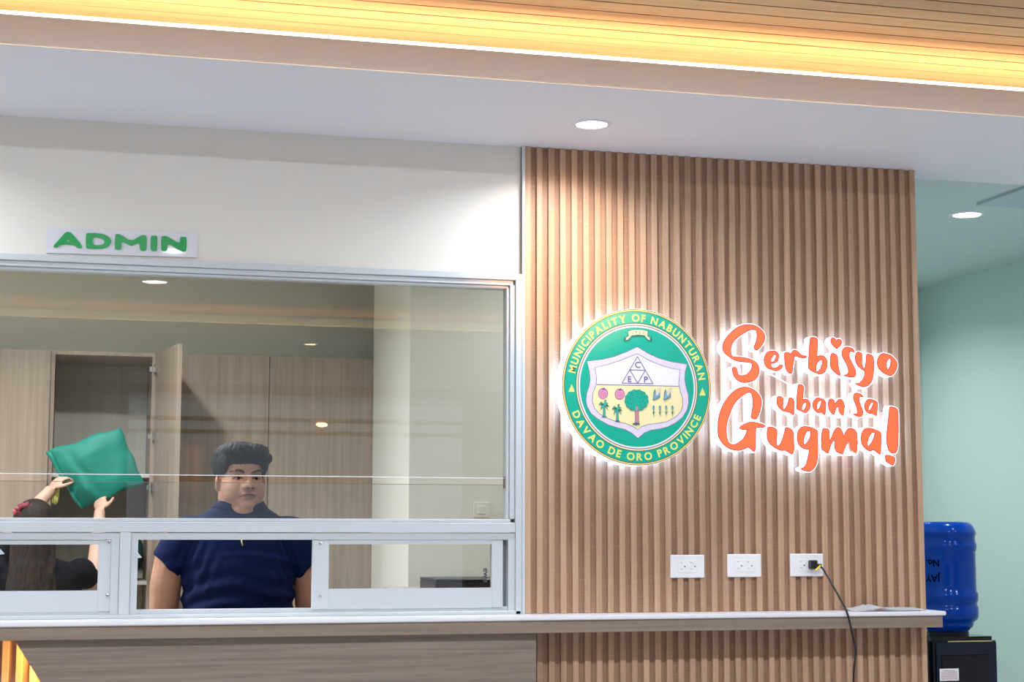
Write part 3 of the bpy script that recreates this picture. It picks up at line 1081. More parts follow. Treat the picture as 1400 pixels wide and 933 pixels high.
arc_text('letter', 'MUNICIPALITY OF NABUNTURAN', SR * 0.094, rad(169.5), rad(7.2), SR * 0.842, False, 'seal_text')
arc_text('letter', 'DAVAO DE ORO PROVINCE', SR * 0.094, rad(201.5), rad(337), SR * 0.935, True, 'seal_text')
C2 = lambda x, y: (lambda v: (v.x, v.z))(at(740 + x / 3.588, 400 + y / 3.588, YSE))
C3 = lambda x, y: (lambda v: (v.x, v.z))(at(790 + x / 7.18, 470 + y / 7.18, YSE))
for cx, cy in ((149, 470), (791, 488)):
    print_('pointer', [[C2(cx - 16, cy + 18), C2(cx + 16, cy + 18), C2(cx, cy - 20)]], 'seal_text')
SH_O = [(585,30),(690,95),(800,145),(920,178),(1075,203),(1055,270),(1050,350),(1062,420),(1085,500),(1090,580),(1075,650),(1030,725),(960,780),(880,820),(800,840),(720,852),(650,880),(590,933),(530,880),(460,845),(380,825),(300,800),(200,745),(130,690),(90,620),(78,560),(85,490),(108,420),(120,350),(112,270),(88,172),(240,155),(360,125),(480,80)]
SH_I = [(585,100),(700,165),(820,215),(920,243),(1003,258),(995,330),(990,400),(1005,470),(1028,540),(1030,610),(1010,670),(960,722),(880,765),(780,785),(690,795),(630,815),(588,845),(540,815),(470,785),(390,770),(300,738),(210,690),(160,630),(142,560),(150,480),(180,400),(185,330),(165,237),(300,205),(420,165),(510,128)]


def grow(pts, k):
    cx = sum(q[0] for q in pts) / len(pts)
    cy = sum(q[1] for q in pts) / len(pts)
    out = []
    for x, y in pts:
        d = math.hypot(x - cx, y - cy)
        out.append((x + (x - cx) / d * k, y + (y - cy) / d * k))
    return out


print_('shield', [[C3(*q) for q in grow(SH_O, 2)]], 'seal_purple')
print_('shield', [[C3(*q) for q in grow(SH_O, -4)]], 'seal_lilac')
print_('shield', [[C3(*q) for q in grow(SH_I, 3)]], 'seal_purple')
print_('shield', [[C3(*q) for q in grow(SH_I, -3)]], 'seal_white')
SH_L = [(183, 405), (990, 421)] + SH_I[7:25]
SH_L = [(186, 408), (988, 423)] + [q for q in grow(SH_I, -3)[7:25]]
print_('shield_field', [[C3(*q) for q in [(181, 399), (992, 416), (988, 424), (186, 408)]]], 'seal_purple')
print_('shield_field', [[C3(*q) for q in SH_L]], 'seal_cream')


def star(cx, cy, r):
    return [C3(cx + (r if k % 2 == 0 else r * 0.42) * math.sin(k * math.pi / 5), cy - (r if k % 2 == 0 else r * 0.42) * math.cos(k * math.pi / 5)) for k in range(10)]


stars = [(585, 65), (700, 122), (812, 170), (930, 212), (1030, 235), (1022, 320), (1030, 430), (1055, 520), (1052, 620), (1005, 700), (930, 762), (840, 805), (735, 828), (590, 885), (455, 822), (330, 790), (238, 742), (160, 690), (108, 600), (108, 510), (142, 385), (145, 290), (128, 205), (235, 182), (350, 160), (470, 115)]
lay[0] += 1
for a, b in stars:
    print_('star', [star(a, b, 15)], 'seal_cream', lift=YSE - 0.00002 * lay[0])


def stroke(pts, w, fn=C3):
    a, b = Vector(pts[0]), Vector(pts[1])
    d = (b - a).normalized()
    n = Vector((-d.y, d.x)) * w / 2
    return [fn(*(a + n)), fn(*(b + n)), fn(*(b - n)), fn(*(a - n))]


T1, T2, T3 = (585, 127), (433, 388), (738, 395)
M1, M2, M3 = (510, 258), (662, 262), (586, 390)
for a, b in ((T1, T2), (T2, T3), (T3, T1), (M1, M2), (M2, M3), (M3, M1)):
    print_('triangle_line', [stroke((a, b), 7)], 'seal_purple')
for ch, cx, cy, h in (('C', 587, 238, 60), ('E', 508, 378, 60), ('P', 668, 382, 60)):
    o0 = C3(cx, cy)
    hh = (C3(cx, cy - h)[1] - o0[1])
    lay[0] += 1
    yy = YSE - 0.00002 * lay[0]
    text_on_plane('letter', ch, hh, lambda u, v, o0=o0, yy=yy: (o0[0] + u, yy, o0[1] + v), 'seal_purple', seal, bold=0.0005)


def blob(cx, cy, rx, ry, n=40, bump=0.0, k=9, rot=0.0):
    out = []
    for i in range(n):
        th = 2 * math.pi * i / n
        r = 1 + bump * math.sin(k * th)
        x, y = rx * r * math.cos(th), ry * r * math.sin(th)
        out.append(C3(cx + x * math.cos(rot) - y * math.sin(rot), cy + x * math.sin(rot) + y * math.cos(rot)))
    return out


for cx, cy in ((247, 490), (410, 496)):
    print_('fruit', [blob(cx, cy, 48, 54, 24)], 'seal_purple')
    f = print_('fruit', [blob(cx, cy, 43, 49, 24)], 'seal_pink')
    print_('fruit_crown', [[C3(cx - 22, cy - 46), C3(cx - 4, cy - 44), C3(cx + 12, cy - 62), C3(cx + 10, cy - 46), C3(cx + 30, cy - 38), C3(cx, cy - 34)]], 'seal_purple')
    print_('fruit_speckle', [blob(cx + a, cy + b, 4, 4, 8) for a, b in ((-20, -10), (-5, -20), (14, -12), (-12, 8), (8, 6), (24, 4), (-22, 22), (2, 24), (18, 24))], 'seal_purple')
for cx, cy in ((258, 720), (388, 763)):
    print_('palm_trunk', [[C3(cx - 14, cy), C3(cx + 14, cy), C3(cx + 10, cy - 110), C3(cx - 10, cy - 110)]], 'seal_ink')
    print_('palm_trunk', [[C3(cx - 10, cy), C3(cx + 10, cy), C3(cx + 7, cy - 110), C3(cx - 7, cy - 110)]], 'seal_leaf')
    print_('palm_root', [[C3(cx - 28, cy + 5), C3(cx + 28, cy + 5), C3(cx + 14, cy - 8), C3(cx - 14, cy - 8)]], 'seal_ink')
    for m, g in (('seal_ink', 1.0), ('seal_leaf', 0.82)):
        lv = []
        for tx, ty in ((-58, -115), (-38, -62), (58, -95), (44, -55), (22, -168), (-40, -140), (46, -130)):
            ax, ay = cx, cy - 122
            bx, by = cx + tx * g, cy - 122 + (ty + 122) * g
            mx, my = (ax + bx) / 2, (ay + by) / 2 - 20
            lv.append([C3(ax - 5, ay + 7), C3(mx - 9, my), C3(bx, by), C3(mx + 8, my + 17 * g), C3(ax + 5, ay + 10)])
        for q in lv:
            print_('palm_leaf', [q], m, lift=YSE - 0.00002 * (lay[0] + 2 if m == 'seal_leaf' else lay[0] + 1))
        lay[0] += 2
print_('tree_trunk', [[C3(558, 800), C3(600, 800), C3(593, 620), C3(562, 620)]], 'seal_purple')
print_('tree_trunk', [[C3(563, 798), C3(595, 798), C3(589, 620), C3(566, 620)]], 'seal_brown')
print_('tree_root', [[C3(532, 788), C3(558, 778), C3(600, 778), C3(610, 800), C3(585, 796), C3(572, 808), C3(560, 796), C3(548, 803)]], 'seal_ink')
print_('tree_crown', [blob(575, 558, 116, 106, 72, 0.035, 13)], 'seal_ink')
print_('tree_crown', [blob(575, 558, 111, 101, 72, 0.035, 13)], 'seal_teal')
print_('tree_trunk', [[C3(565, 660), C3(590, 660), C3(588, 612), C3(580, 628), C3(572, 606), C3(566, 622)]], 'seal_brown')
marks = []
for r0, n, ph in ((40, 6, 0.3), (66, 8, 0.0), (90, 10, 0.2)):
    for k in range(n):
        th = ph + 2 * math.pi * k / n
        if math.sin(th) > 0.75:
            continue
        a = (575 + r0 * math.cos(th), 556 + r0 * math.sin(th) * 0.92)
        b = (575 + r0 * math.cos(th + 0.32), 556 + r0 * math.sin(th + 0.32) * 0.92)
        marks.append(stroke((a, b), 6))
print_('tree_marks', marks, 'seal_ink')
for cx in (780, 885):
    print_('corn', [[C3(cx - 45, 560), C3(cx - 38, 478), C3(cx - 22, 445), C3(cx - 14, 490), C3(cx + 22, 470), C3(cx + 26, 525), C3(cx - 10, 548)]], 'seal_ink')
    print_('corn', [[C3(cx - 40, 552), C3(cx - 33, 485), C3(cx - 20, 465), C3(cx - 8, 495), C3(cx + 20, 482), C3(cx + 20, 520), C3(cx - 14, 540)]], 'seal_blue')
    print_('corn', [blob(cx + 8, 470, 15, 44, 20, rot=0.42)], 'seal_corn')
for cx in (742, 803, 865, 926):
    print_('rice', [[C3(cx - 5, 670), C3(cx + 2, 725), C3(cx + 5, 670)], [C3(cx - 16, 668), C3(cx, 696), C3(cx + 17, 666), C3(cx, 680)]], 'seal_leaf')
    print_('rice', [stroke(((cx, 640), (cx, 680)), 5)], 'seal_ink')
    print_('rice', [blob(cx, 632, 12, 21, 14)], 'seal_blue')
    print_('rice', [blob(cx, 618, 6, 9, 10)], 'seal_ink')
# ribbon with the year
RB = [(425, 193), (445, 186), (475, 184), (505, 187), (521, 192), (519, 215), (505, 211), (475, 208), (445, 211), (428, 217)]
for sgn in (-1, 1):
    X2 = lambda x: 473 + sgn * (x - 473)
    print_('ribbon_tail', [[C2(X2(430), 206), C2(X2(416), 220), C2(X2(400), 222), C2(X2(410), 228), C2(X2(402), 237), C2(X2(424), 235), C2(X2(442), 214)]], 'seal_ink')
    print_('ribbon_tail', [[C2(X2(432), 208), C2(X2(418), 222), C2(X2(412), 223), C2(X2(417), 229), C2(X2(412), 234), C2(X2(422), 233), C2(X2(439), 215)]], 'seal_cream')
print_('ribbon', [[C2(*q) for q in grow(RB, 3)]], 'seal_ink')
print_('ribbon', [[C2(*q) for q in RB]], 'seal_cream')
lay[0] += 1
for i, ch in enumerate('1957'):
    o0 = C2(446 + i * 18, 206 - (2.5 if i in (1, 2) else 0))
    yy = YSE - 0.00002 * lay[0]
    text_on_plane('letter', ch, 0.0098, lambda u, v, o0=o0, yy=yy: (o0[0] + u, yy, o0[1] + v), 'seal_purple', seal, bold=0.0002)

# ------------------------------------------------------------------ sockets and the cord
OUT = [((917, 759, 963.5, 790.5), 'white double socket plate on the slats, farthest from the plugged cord', False),
       ((995, 758, 1041, 789.5), 'white double socket plate on the slats, middle one of the three', False),
       ((1081, 757.5, 1126, 788.5), 'white double socket plate with the black plug in it', True)]
for (x0, y0, x1, y1), lab, plug in OUT:
    A, B = at(x0, (y0 + y1) / 2, -0.03), at(x1, (y0 + y1) / 2, -0.03)
    zt, zb = at((x0 + x1) / 2, y0, -0.03).z, at((x0 + x1) / 2, y1, -0.03).z
    cx, cz = (A.x + B.x) / 2, (zt + zb) / 2
    t = empty('socket_plate', (cx, -0.02, zb), lab, 'socket', 'double sockets on the slatted wall')
    box('plate', A.x, B.x, -0.029, -0.0202, zb, zt, 'plate_white', t, 0.0035, 3)
    w, h = B.x - A.x, zt - zb
    box('insert', cx - w * 0.29, cx + w * 0.29, -0.0305, -0.0285, cz - h * 0.27, cz + h * 0.27, 'plate_white', t, 0.001, 1)
    for s in (-1, 1):
        if plug and s == 1:
            continue
        for dz in (0.16, -0.12):
            bx = cx + s * w * 0.15 - w * 0.04
            box('slot', bx - 0.004, bx + 0.004, -0.0308, -0.0300, cz + h * dz - 0.0013, cz + h * dz + 0.0013, 'slot_grey', t)
        bm = bmesh.new()
        lathe(bm, [(0.0026, 0), (0.0026, 0.0008)], (0, 0), 12)
        bmesh.ops.transform(bm, matrix=Matrix.Translation((cx + s * w * 0.15 + w * 0.06, -0.0302, cz - h * 0.01)) @ Matrix.Rotation(rad(90), 4, 'X'), verts=bm.verts)
        bm_obj('pin_hole', bm, 'slot_dark', t)
q = at(1112, 772.5, -0.045)
cord = empty('power_cord', (q.x, -0.03, q.z), 'black power cord plugged in and hanging over the counter edge', 'cord')
box('plug', q.x - 0.014, q.x + 0.012, -0.058, -0.0307, q.z - 0.016, q.z + 0.016, 'black_plastic', cord, 0.004, 2)
box('plug_neck', q.x + 0.008, q.x + 0.03, -0.054, -0.042, q.z - 0.009, q.z + 0.003, 'black_plastic', cord, 0.003, 2)
pts = []
for px, py, yy in ((1118, 774, -0.048), (1124, 777, -0.052), (1131, 788, -0.07), (1139, 802, -0.10), (1147, 816, -0.13), (1154, 829, -0.155), (1158, 838, -0.166), (1161, 848, -0.167), (1165, 866, -0.166), (1169.5, 886, -0.155), (1169.5, 900, -0.145), (1167.5, 917, -0.135), (1167, 933, -0.13), (1168, 975, -0.12)):
    pts.append(at(px, py, yy))
last = pts[-1]
for zz in (0.7, 0.4, 0.12, 0.012):
    pts.append(Vector((last.x + 0.01 * (0.8 - zz), -0.12 - 0.02 * (0.8 - zz), zz)))
pts.append(Vector((last.x + 0.12, -0.2, 0.006)))
fine = []
for i in range(len(pts) - 1):
    p0, p1, p2, p3 = pts[max(i - 1, 0)], pts[i], pts[i + 1], pts[min(i + 2, len(pts) - 1)]
    for s in range(4):
        t_ = s / 4
        fine.append(0.5 * ((2 * p1) + (p2 - p0) * t_ + (2 * p0 - 5 * p1 + 4 * p2 - p3) * t_ * t_ + (3 * p1 - p0 - 3 * p2 + p3) * t_ ** 3))
fine.append(pts[-1])
bm = bmesh.new()
tube(bm, fine, 0.0036, 8)
bm_obj('cable', bm, 'black_plastic', cord, True)
bm = bmesh.new()
a, b = at(1122, 773.5, -0.056), at(1114.5, 780.5, -0.058)
tube(bm, [a, b], 0.0035, 6)
bm_obj('cable_tie', bm, 'yellow_tag', cord)

# sheets of paper on the counter
pp = empty('paper_sheets', (at(1220, 833, -0.09).x, -0.09, 1.117), 'loose sheets of white paper lying on the counter end', 'paper')
xa, xb = at(1163, 832, -0.10).x, at(1262, 832, -0.10).x
for i, (dx0, dx1, y0, y1, lift) in enumerate(((0, 0, -0.135, -0.03, 0.0), (0.03, -0.005, -0.138, -0.035, 0.0014))):
    bm = bmesh.new()
    nx, nyy = 14, 4
    gr = []
    for ii in range(nx + 1):
        row = []
        for jj in range(nyy + 1):
            u, v = ii / nx, jj / nyy
            x = xa + dx0 + (xb + dx1 - xa - dx0) * u
            y = y0 + (y1 - y0) * v
            z = 1.1178 + lift + 0.011 * math.exp(-((u - 0.30) / 0.10) ** 2) + 0.002 * u + 0.010 * v * (1 - 0.5 * u)
            row.append(bm.verts.new((x, y, z)))
        gr.append(row)
    for ii in range(nx):
        for jj in range(nyy):
            bm.faces.new((gr[ii][jj], gr[ii + 1][jj], gr[ii + 1][jj + 1], gr[ii][jj + 1]))
    r_ = bmesh.ops.solidify(bm, geom=bm.faces[:], thickness=0.0012)
    bm_obj('sheet', bm, 'paper', pp, True)

# ------------------------------------------------------------------ water dispenser and jug
YJ = 1.15
JR = 0.136
jr = at(1331, 780, YJ).x
JX = jr - JR
zjt, zjb = at(1300, 714, YJ).z, at(1300, 866, YJ).z
H = zjt - zjb
jug = empty('water_jug', (JX, YJ, zjb), 'blue upturned water jug with handwritten marks on the dispenser', 'jug')
f = lambda v: zjb + v * H
prof = [(0.03, f(-0.085)), (0.03, f(-0.01)), (0.05, f(0.0)), (0.085, f(0.015)), (0.108, f(0.06)), (0.113, f(0.085)), (0.112, f(0.10)), (0.128, f(0.125)), (0.135, f(0.15)), (0.1355, f(0.19)), (0.135, f(0.235)), (0.130, f(0.25)), (0.1295, f(0.275)), (0.135, f(0.295)), (0.1355, f(0.33)), (0.135, f(0.36)), (0.129, f(0.38)), (0.1285, f(0.45)), (0.1285, f(0.60)), (0.1285, f(0.735)), (0.133, f(0.75)), (0.1345, f(0.775)), (0.134, f(0.80)), (0.129, f(0.82)), (0.1285, f(0.85)), (0.1295, f(0.875)), (0.133, f(0.885)), (0.132, f(0.91)), (0.124, f(0.955)), (0.112, f(0.985)), (0.095, f(1.0)), (0.05, f(0.996)), (0.01, f(0.99))]
bm = bmesh.new()
lathe(bm, prof, (JX, YJ), 64)
bm_obj('jug_body', bm, 'jug_blue', jug, True)
# handwriting, upside down on the jug wall
for body, px, py, h in (('No.', 1271, 771, 0.030), ('JAY', 1270, 792, 0.032)):
    d = at(px, py, YJ - JR)
    th0 = -math.atan2(JX, YJ - CAM.y) - rad(26)
    zz = d.z + h / 2

    def place(u, v, th0=th0, zz=zz):
        th = th0 - u / 0.1305
        return (JX + 0.1305 * math.sin(th), YJ - 0.1305 * math.cos(th), zz - v)
    text_on_plane('handwriting', body, h, place, 'marker_ink', jug, bold=0.0009)
dis = empty('water_dispenser', (JX, YJ, 0.0), 'glossy black water dispenser carrying the blue jug', 'dispenser')
zdt = at(1330, 871, YJ - 0.18).z
dxr = at(1365, 905, YJ - 0.18).x
dxl = dxr - 0.33
yd0, yd1 = YJ - 0.18, YJ + 0.17
# cabinet with a rounded top front edge
bm = bmesh.new()
add_box(bm, dxl, dxr, yd0, yd1, 0.03, zdt)
bmesh.ops.bevel(bm, geom=[e for e in bm.edges if abs(e.verts[0].co.x - e.verts[1].co.x) < 1e-6 or e.verts[0].co.z > 0.5], offset=0.018, segments=4, affect='EDGES')
bm_obj('cabinet', bm, 'black_gloss', dis)
box('front_panel', dxl + 0.03, dxr - 0.012, yd0 - 0.010, yd0 + 0.004, 0.10, zdt - 0.022, 'navy_gloss', dis, 0.004, 2)
box('tap_recess', dxl + 0.05, dxr - 0.05, yd0 - 0.013, yd0 - 0.008, zdt - 0.42, zdt - 0.075, 'black_gloss', dis, 0.003, 2)
for s in (-1, 1):
    xx = (dxl + dxr) / 2 + s * 0.055
    box('tap', xx - 0.014, xx + 0.014, yd0 - 0.05, yd0 - 0.012, zdt - 0.26, zdt - 0.225, 'plate_white', dis, 0.004, 2)
bm = bmesh.new()
lathe(bm, [(0.09, zdt - 0.001), (0.092, zdt + 0.012), (0.075, zdt + 0.02), (0.036, zdt + 0.021)], (JX, YJ), 40)
bm_obj('jug_collar', bm, 'black_plastic', dis, False)
box('rear_lid', JX + 0.05, dxr - 0.07, YJ + 0.04, yd1 - 0.02, zdt - 0.001, zdt + 0.018, 'black_gloss', dis, 0.003, 2)
box('foot', dxl + 0.02, dxr - 0.02, yd0 + 0.02, yd1 - 0.02, 0.0, 0.031, 'black_plastic', dis)
s0, s1_ = at(1284.5, 915, yd0 - 0.013), at(1311, 931, yd0 - 0.013)
lbl = box('notice', s0.x, s1_.x, yd0 - 0.0142, yd0 - 0.0131, s1_.z, s0.z, 'paper', dis)
plain('notice_red', (0.55, 0.22, 0.22), 0.6)
for k in range(7):
    zz = s0.z - (0.16 + 0.115 * k) * (s0.z - s1_.z)
    ww = (s1_.x - s0.x) * (0.3 if k == 0 else 0.42)
    cx = (s0.x + s1_.x) / 2
    box('text_line', cx - ww, cx + ww, yd0 - 0.0148, yd0 - 0.0143, zz - 0.001, zz + 0.001, 'notice_red', lbl)
box('trim_strip', dxl + 0.09, dxr - 0.03, yd0 - 0.003, yd0 + 0.004, zdt - 0.021, zdt - 0.017, 'gold', dis)

# ------------------------------------------------------------------ office cabinets
YC = 2.58
xc = [-1.02, at(68, 560, YC).x, at(212, 560, YC).x, at(367, 560, YC).x, at(514, 560, YC).x]
ZCT = 2.25
tk = 0.018


def cabinet(name, x0, x1, label, inside='cabinet_inside'):
    t = empty(name, ((x0 + x1) / 2, (YC + YB) / 2, 0), label, 'cabinet', 'tall office cabinets')
    box('side', x0, x0 + tk, YC, YB - 0.005, 0, ZCT, 'cabinet_oak', t)
    box('side', x1 - tk, x1, YC, YB - 0.005, 0, ZCT, 'cabinet_oak', t)
    box('top', x0 + tk, x1 - tk, YC, YB - 0.005, ZCT - tk, ZCT, 'cabinet_oak', t)
    box('bottom', x0 + tk, x1 - tk, YC, YB - 0.005, 0.0, 0.08, 'cabinet_oak', t)
    box('back', x0 + tk, x1 - tk, YB - 0.02, YB - 0.006, 0.08, ZCT - tk, inside, t)
    return t


def door(t, x0, x1):
    return box('door', x0 + 0.0015, x1 - 0.0015, YC - 0.02, YC - 0.001, 0.02, ZCT - 0.002, 'cabinet_oak', t, 0.001, 1)


def handle(parent, x, y, z, dy):
    bm = bmesh.new()
    tube(bm, [(x, y + dy, z - 0.07), (x, y + dy, z + 0.07)], 0.005, 8)
    for dz in (-0.05, 0.05):
        tube(bm, [(x, y, z + dz), (x, y + dy, z + dz)], 0.004, 8)
    return bm_obj('handle', bm, 'steel', parent, True)


c1 = cabinet('tall_cabinet', xc[0], xc[1] - 0.001, 'tall oak cabinet with closed doors beside the open one, behind the woman')
xm = xc[1] - 0.445
d = door(c1, xc[0], xm)
d = door(c1, xm, xc[1] - 0.001)
c2 = cabinet('tall_cabinet', xc[1], xc[2], 'tall oak cabinet standing open with its door swung out')
for zz in (at(140, 652, 2.8).z, at(195, 797, 2.65).z, 0.6):
    box('shelf_board', xc[1] + tk, xc[2] - tk, YC + 0.03, YB - 0.02, zz - 0.009, zz + 0.009, 'cabinet_inside', c2)
# the open door, hinged on the right, swung past square
dw = xc[2] - xc[1] - 0.004
bm = bmesh.new()
add_box(bm, 0, dw, -0.019, 0, 0.02, ZCT - 0.002)
hin = Vector((xc[2] - 0.001, YC - 0.002, 0))
ang = math.atan2(-math.cos(rad(9)), math.sin(rad(9)))
DM = Matrix.Translation(hin) @ Matrix.Rotation(ang, 4, 'Z')
bmesh.ops.transform(bm, matrix=DM @ Matrix.Translation((0, 0.019, 0)), verts=bm.verts)
d = bm_obj('door', bm, 'cabinet_oak', c2)
bm = bmesh.new()
hz = at(240, 797, 2.2).z
for dz in (-0.07, 0.07):
    pass
tube(bm, [DM @ Vector((dw - 0.05, 0.050, hz - 0.08)), DM @ Vector((dw - 0.05, 0.050, hz + 0.08))], 0.005, 8)
for dz in (-0.05, 0.05):
    tube(bm, [DM @ Vector((dw - 0.05, 0.018, hz + dz)), DM @ Vector((dw - 0.05, 0.050, hz + dz))], 0.004, 8)
bm_obj('handle', bm, 'steel', d, True)
for py in (505, 597, 667, 900):
    zz = at(211, py, YC).z
    bm = bmesh.new()
    add_box(bm, 0.004, 0.045, -0.012, 0.0, zz - 0.02, zz + 0.02)
    bmesh.ops.transform(bm, matrix=DM, verts=bm.verts)
    add_box(bm, xc[2] - tk - 0.012, xc[2] - tk, YC + 0.003, YC + 0.05, zz - 0.012, zz + 0.012)
    bm_obj('hinge', bm, 'steel', d)
c3 = cabinet('tall_cabinet', xc[2] + 0.001, xc[4], 'tall oak cabinet with two closed doors behind the man')
door(c3, xc[2] + 0.001, xc[3])
door(c3, xc[3], xc[4])
# green bag on the lower shelf of the open cabinet
gz = at(195, 797, 2.65).z + 0.009


def bag_prims(bm):
    ell(bm, ((xc[1] + xc[2]) / 2 + 0.10, YC + 0.24, gz + 0.125), (0.12, 0.14, 0.125))
    ell(bm, ((xc[1] + xc[2]) / 2 + 0.12, YC + 0.22, gz + 0.10), (0.09, 0.16, 0.10))


me = remesh(bag_prims, 0.012, 3)
for v in me.vertices:
    v.co.z = max(v.co.z, gz)
    v.co += Vector((math.sin(v.co.z * 60 + v.co.y * 30), math.sin(v.co.x * 70), 0)) * 0.003
o = link('cloth_bag', me, 'dark_green_bag', None, True)
tag(o, 'dark green bag on the lower shelf of the open cabinet', 'bag')
# column at the right end of the office, its switch, and the desk with a dark box
YCO = 1.62
xco = at(560, 560, YCO).x
struct(box('wall_column', xco, XSR - 0.101, YCO, YC - 0.025, 0, 2.80, 'office_paint'))
a, b = at(647, 687, YCO), at(669, 708, YCO)
t = empty('light_switch', ((a.x + b.x) / 2, YCO, b.z), 'pale wall switch on the office column', 'switch')
box('plate', a.x, b.x, YCO - 0.008, YCO - 0.0005, b.z, a.z, 'office_paint', t, 0.002, 2)
mx, mz, ww = (a.x + b.x) / 2, (a.z + b.z) / 2, b.x - a.x
box('rocker', mx - ww * 0.24, mx + ww * 0.24, YCO - 0.012, YCO - 0.007, mz - ww * 0.24, mz + ww * 0.24, 'office_paint', t, 0.001, 1)
YD = 0.9
a, b = at(595, 792, YD), at(690, 804, YD)
desk = empty('office_desk', (a.x + 0.35, YD + 0.25, 0), 'grey office desk behind the sliding window', 'desk')
zd = a.z - 0.05
box('desk_top', a.x - 0.1, 2.75, YD - 0.1, YD + 0.6, zd - 0.03, zd, 'cabinet_inside', desk)
for xx in (a.x - 0.08, 2.70):
    for yy in (YD - 0.08, YD + 0.54):
        box('leg', xx, xx + 0.04, yy, yy + 0.04, 0, zd - 0.03, 'cabinet_inside', desk)
mo = empty('document_tray', (a.x + 0.2, YD + 0.15, zd), 'dark flat box on the office desk beside the column', 'box')
box('tray_base', a.x, a.x + 0.42, YD, YD + 0.3, zd, zd + 0.04, 'black_plastic', mo, 0.003, 1)
box('tray_lid', a.x, a.x + 0.42, YD - 0.003, YD + 0.303, zd + 0.0405, a.z, 'black_plastic', mo, 0.003, 1)

# ------------------------------------------------------------------ people


def head_prims(bm, M, wide=1.0):
    ell(bm, (0, 0.018, 0.125), (0.082 * wide, 0.096, 0.092), M)
    ell(bm, (0, -0.014, 0.064), (0.080 * wide, 0.079, 0.088), M)
    ell(bm, (0, -0.026, 0.026), (0.069 * wide, 0.062, 0.050), M)
    for s in (-1, 1):
        ell(bm, (s * 0.034, -0.034, 0.054), (0.046 * wide, 0.050, 0.054), M)
        ell(bm, (s * 0.046, 0.0, 0.036), (0.036 * wide, 0.052, 0.050), M)
        ell(bm, (s * 0.036, -0.077, 0.131), (0.023, 0.013, 0.008), M)
        ell(bm, (s * 0.0155, -0.100, 0.0735), (0.011, 0.013, 0.0105), M)
        ell(bm, (s * 0.0855 * wide, 0.014, 0.083), (0.008, 0.020, 0.032), M, rot=(0.2, 0, s * 0.35))
    ell(bm, (0, -0.066, 0.005), (0.034, 0.026, 0.022), M)
    ell(bm, (0, -0.035, -0.012), (0.056, 0.048, 0.034), M)
    loft(bm, [((0, -0.082, 0.122), 0.010, 0.010), ((0, -0.094, 0.100), 0.011, 0.012), ((0, -0.108, 0.078), 0.0135, 0.013)], M, 12)
    ell(bm, (0, -0.107, 0.076), (0.0145, 0.0135, 0.0115), M)
    ell(bm, (0, -0.088, 0.0475), (0.028, 0.014, 0.008), M)
    ell(bm, (0, -0.087, 0.036), (0.024, 0.014, 0.0085), M)


def hand_prims(bm, M, curl=0.6):
    """palm in the local xy plane, fingers along +y, curling towards -z; thumb on +x side"""
    ell(bm, (0, 0.045, 0), (0.040, 0.050, 0.016), M)
    for k, (x, L) in enumerate(((0.029, 0.070), (0.010, 0.078), (-0.010, 0.073), (-0.028, 0.058))):
        pts = [Vector((x, 0.078, 0))]
        a = 0.0
        for j in range(3):
            a += curl
            pts.append(pts[-1] + Vector((x * 0.06, math.cos(a) * L * (0.45, 0.32, 0.26)[j], -math.sin(a) * L * (0.45, 0.32, 0.26)[j])))
        loft(bm, [(p, 0.0088 - 0.0008 * i, 0.0088 - 0.0008 * i) for i, p in enumerate(pts)], M, 10)
        ell(bm, pts[-1], (0.0066, 0.0066, 0.0066), M, seg=10)
    tp = [Vector((0.030, 0.02, -0.004)), Vector((0.054, 0.046, -0.012)), Vector((0.060, 0.072, -0.024)), Vector((0.056, 0.094, -0.036))]
    loft(bm, [(p, 0.0115 - 0.001 * i, 0.0115 - 0.001 * i) for i, p in enumerate(tp)], M, 10)
    ell(bm, tp[-1], (0.0085, 0.0085, 0.0085), M, seg=10)


def surf(bvh, M, x, z, lift=0.0):
    """point on the face in front of local (x, z)"""
    o_ = M @ Vector((x, -0.4, z))
    d_ = (M.to_3x3() @ Vector((0, 1, 0))).normalized()
    h = bvh.ray_cast(o_, d_)
    return h[0] - d_ * lift if h[0] is not None else M @ Vector((x, -0.09, z))


def strip_on_face(name, bvh, M, line, widths, lift, thick, mat, parent):
    bm = bmesh.new()
    rows = []
    fl, fw_ = [], []
    for i in range(len(line) - 1):
        for k in range(5):
            u = k / 5
            fl.append((line[i][0] * (1 - u) + line[i + 1][0] * u, line[i][1] * (1 - u) + line[i + 1][1] * u))
            fw_.append(widths[i] * (1 - u) + widths[i + 1] * u)
    fl.append(line[-1])
    fw_.append(widths[-1])
    for (x, z), w in zip(fl, fw_):
        a = surf(bvh, M, x, z + w / 2, lift)
        b = surf(bvh, M, x, z - w / 2, lift)
        dy = M.to_3x3() @ Vector((0, thick, 0))
        rows.append([bm.verts.new(a), bm.verts.new(b), bm.verts.new(b + dy), bm.verts.new(a + dy)])
    for r0, r1 in zip(rows, rows[1:]):
        for k in range(4):
            bm.faces.new((r0[k], r0[(k + 1) % 4], r1[(k + 1) % 4], r1[k]))
    bm.faces.new(rows[0][::-1])
    bm.faces.new(rows[-1])
    return bm_obj(name, bm, mat, parent, True)


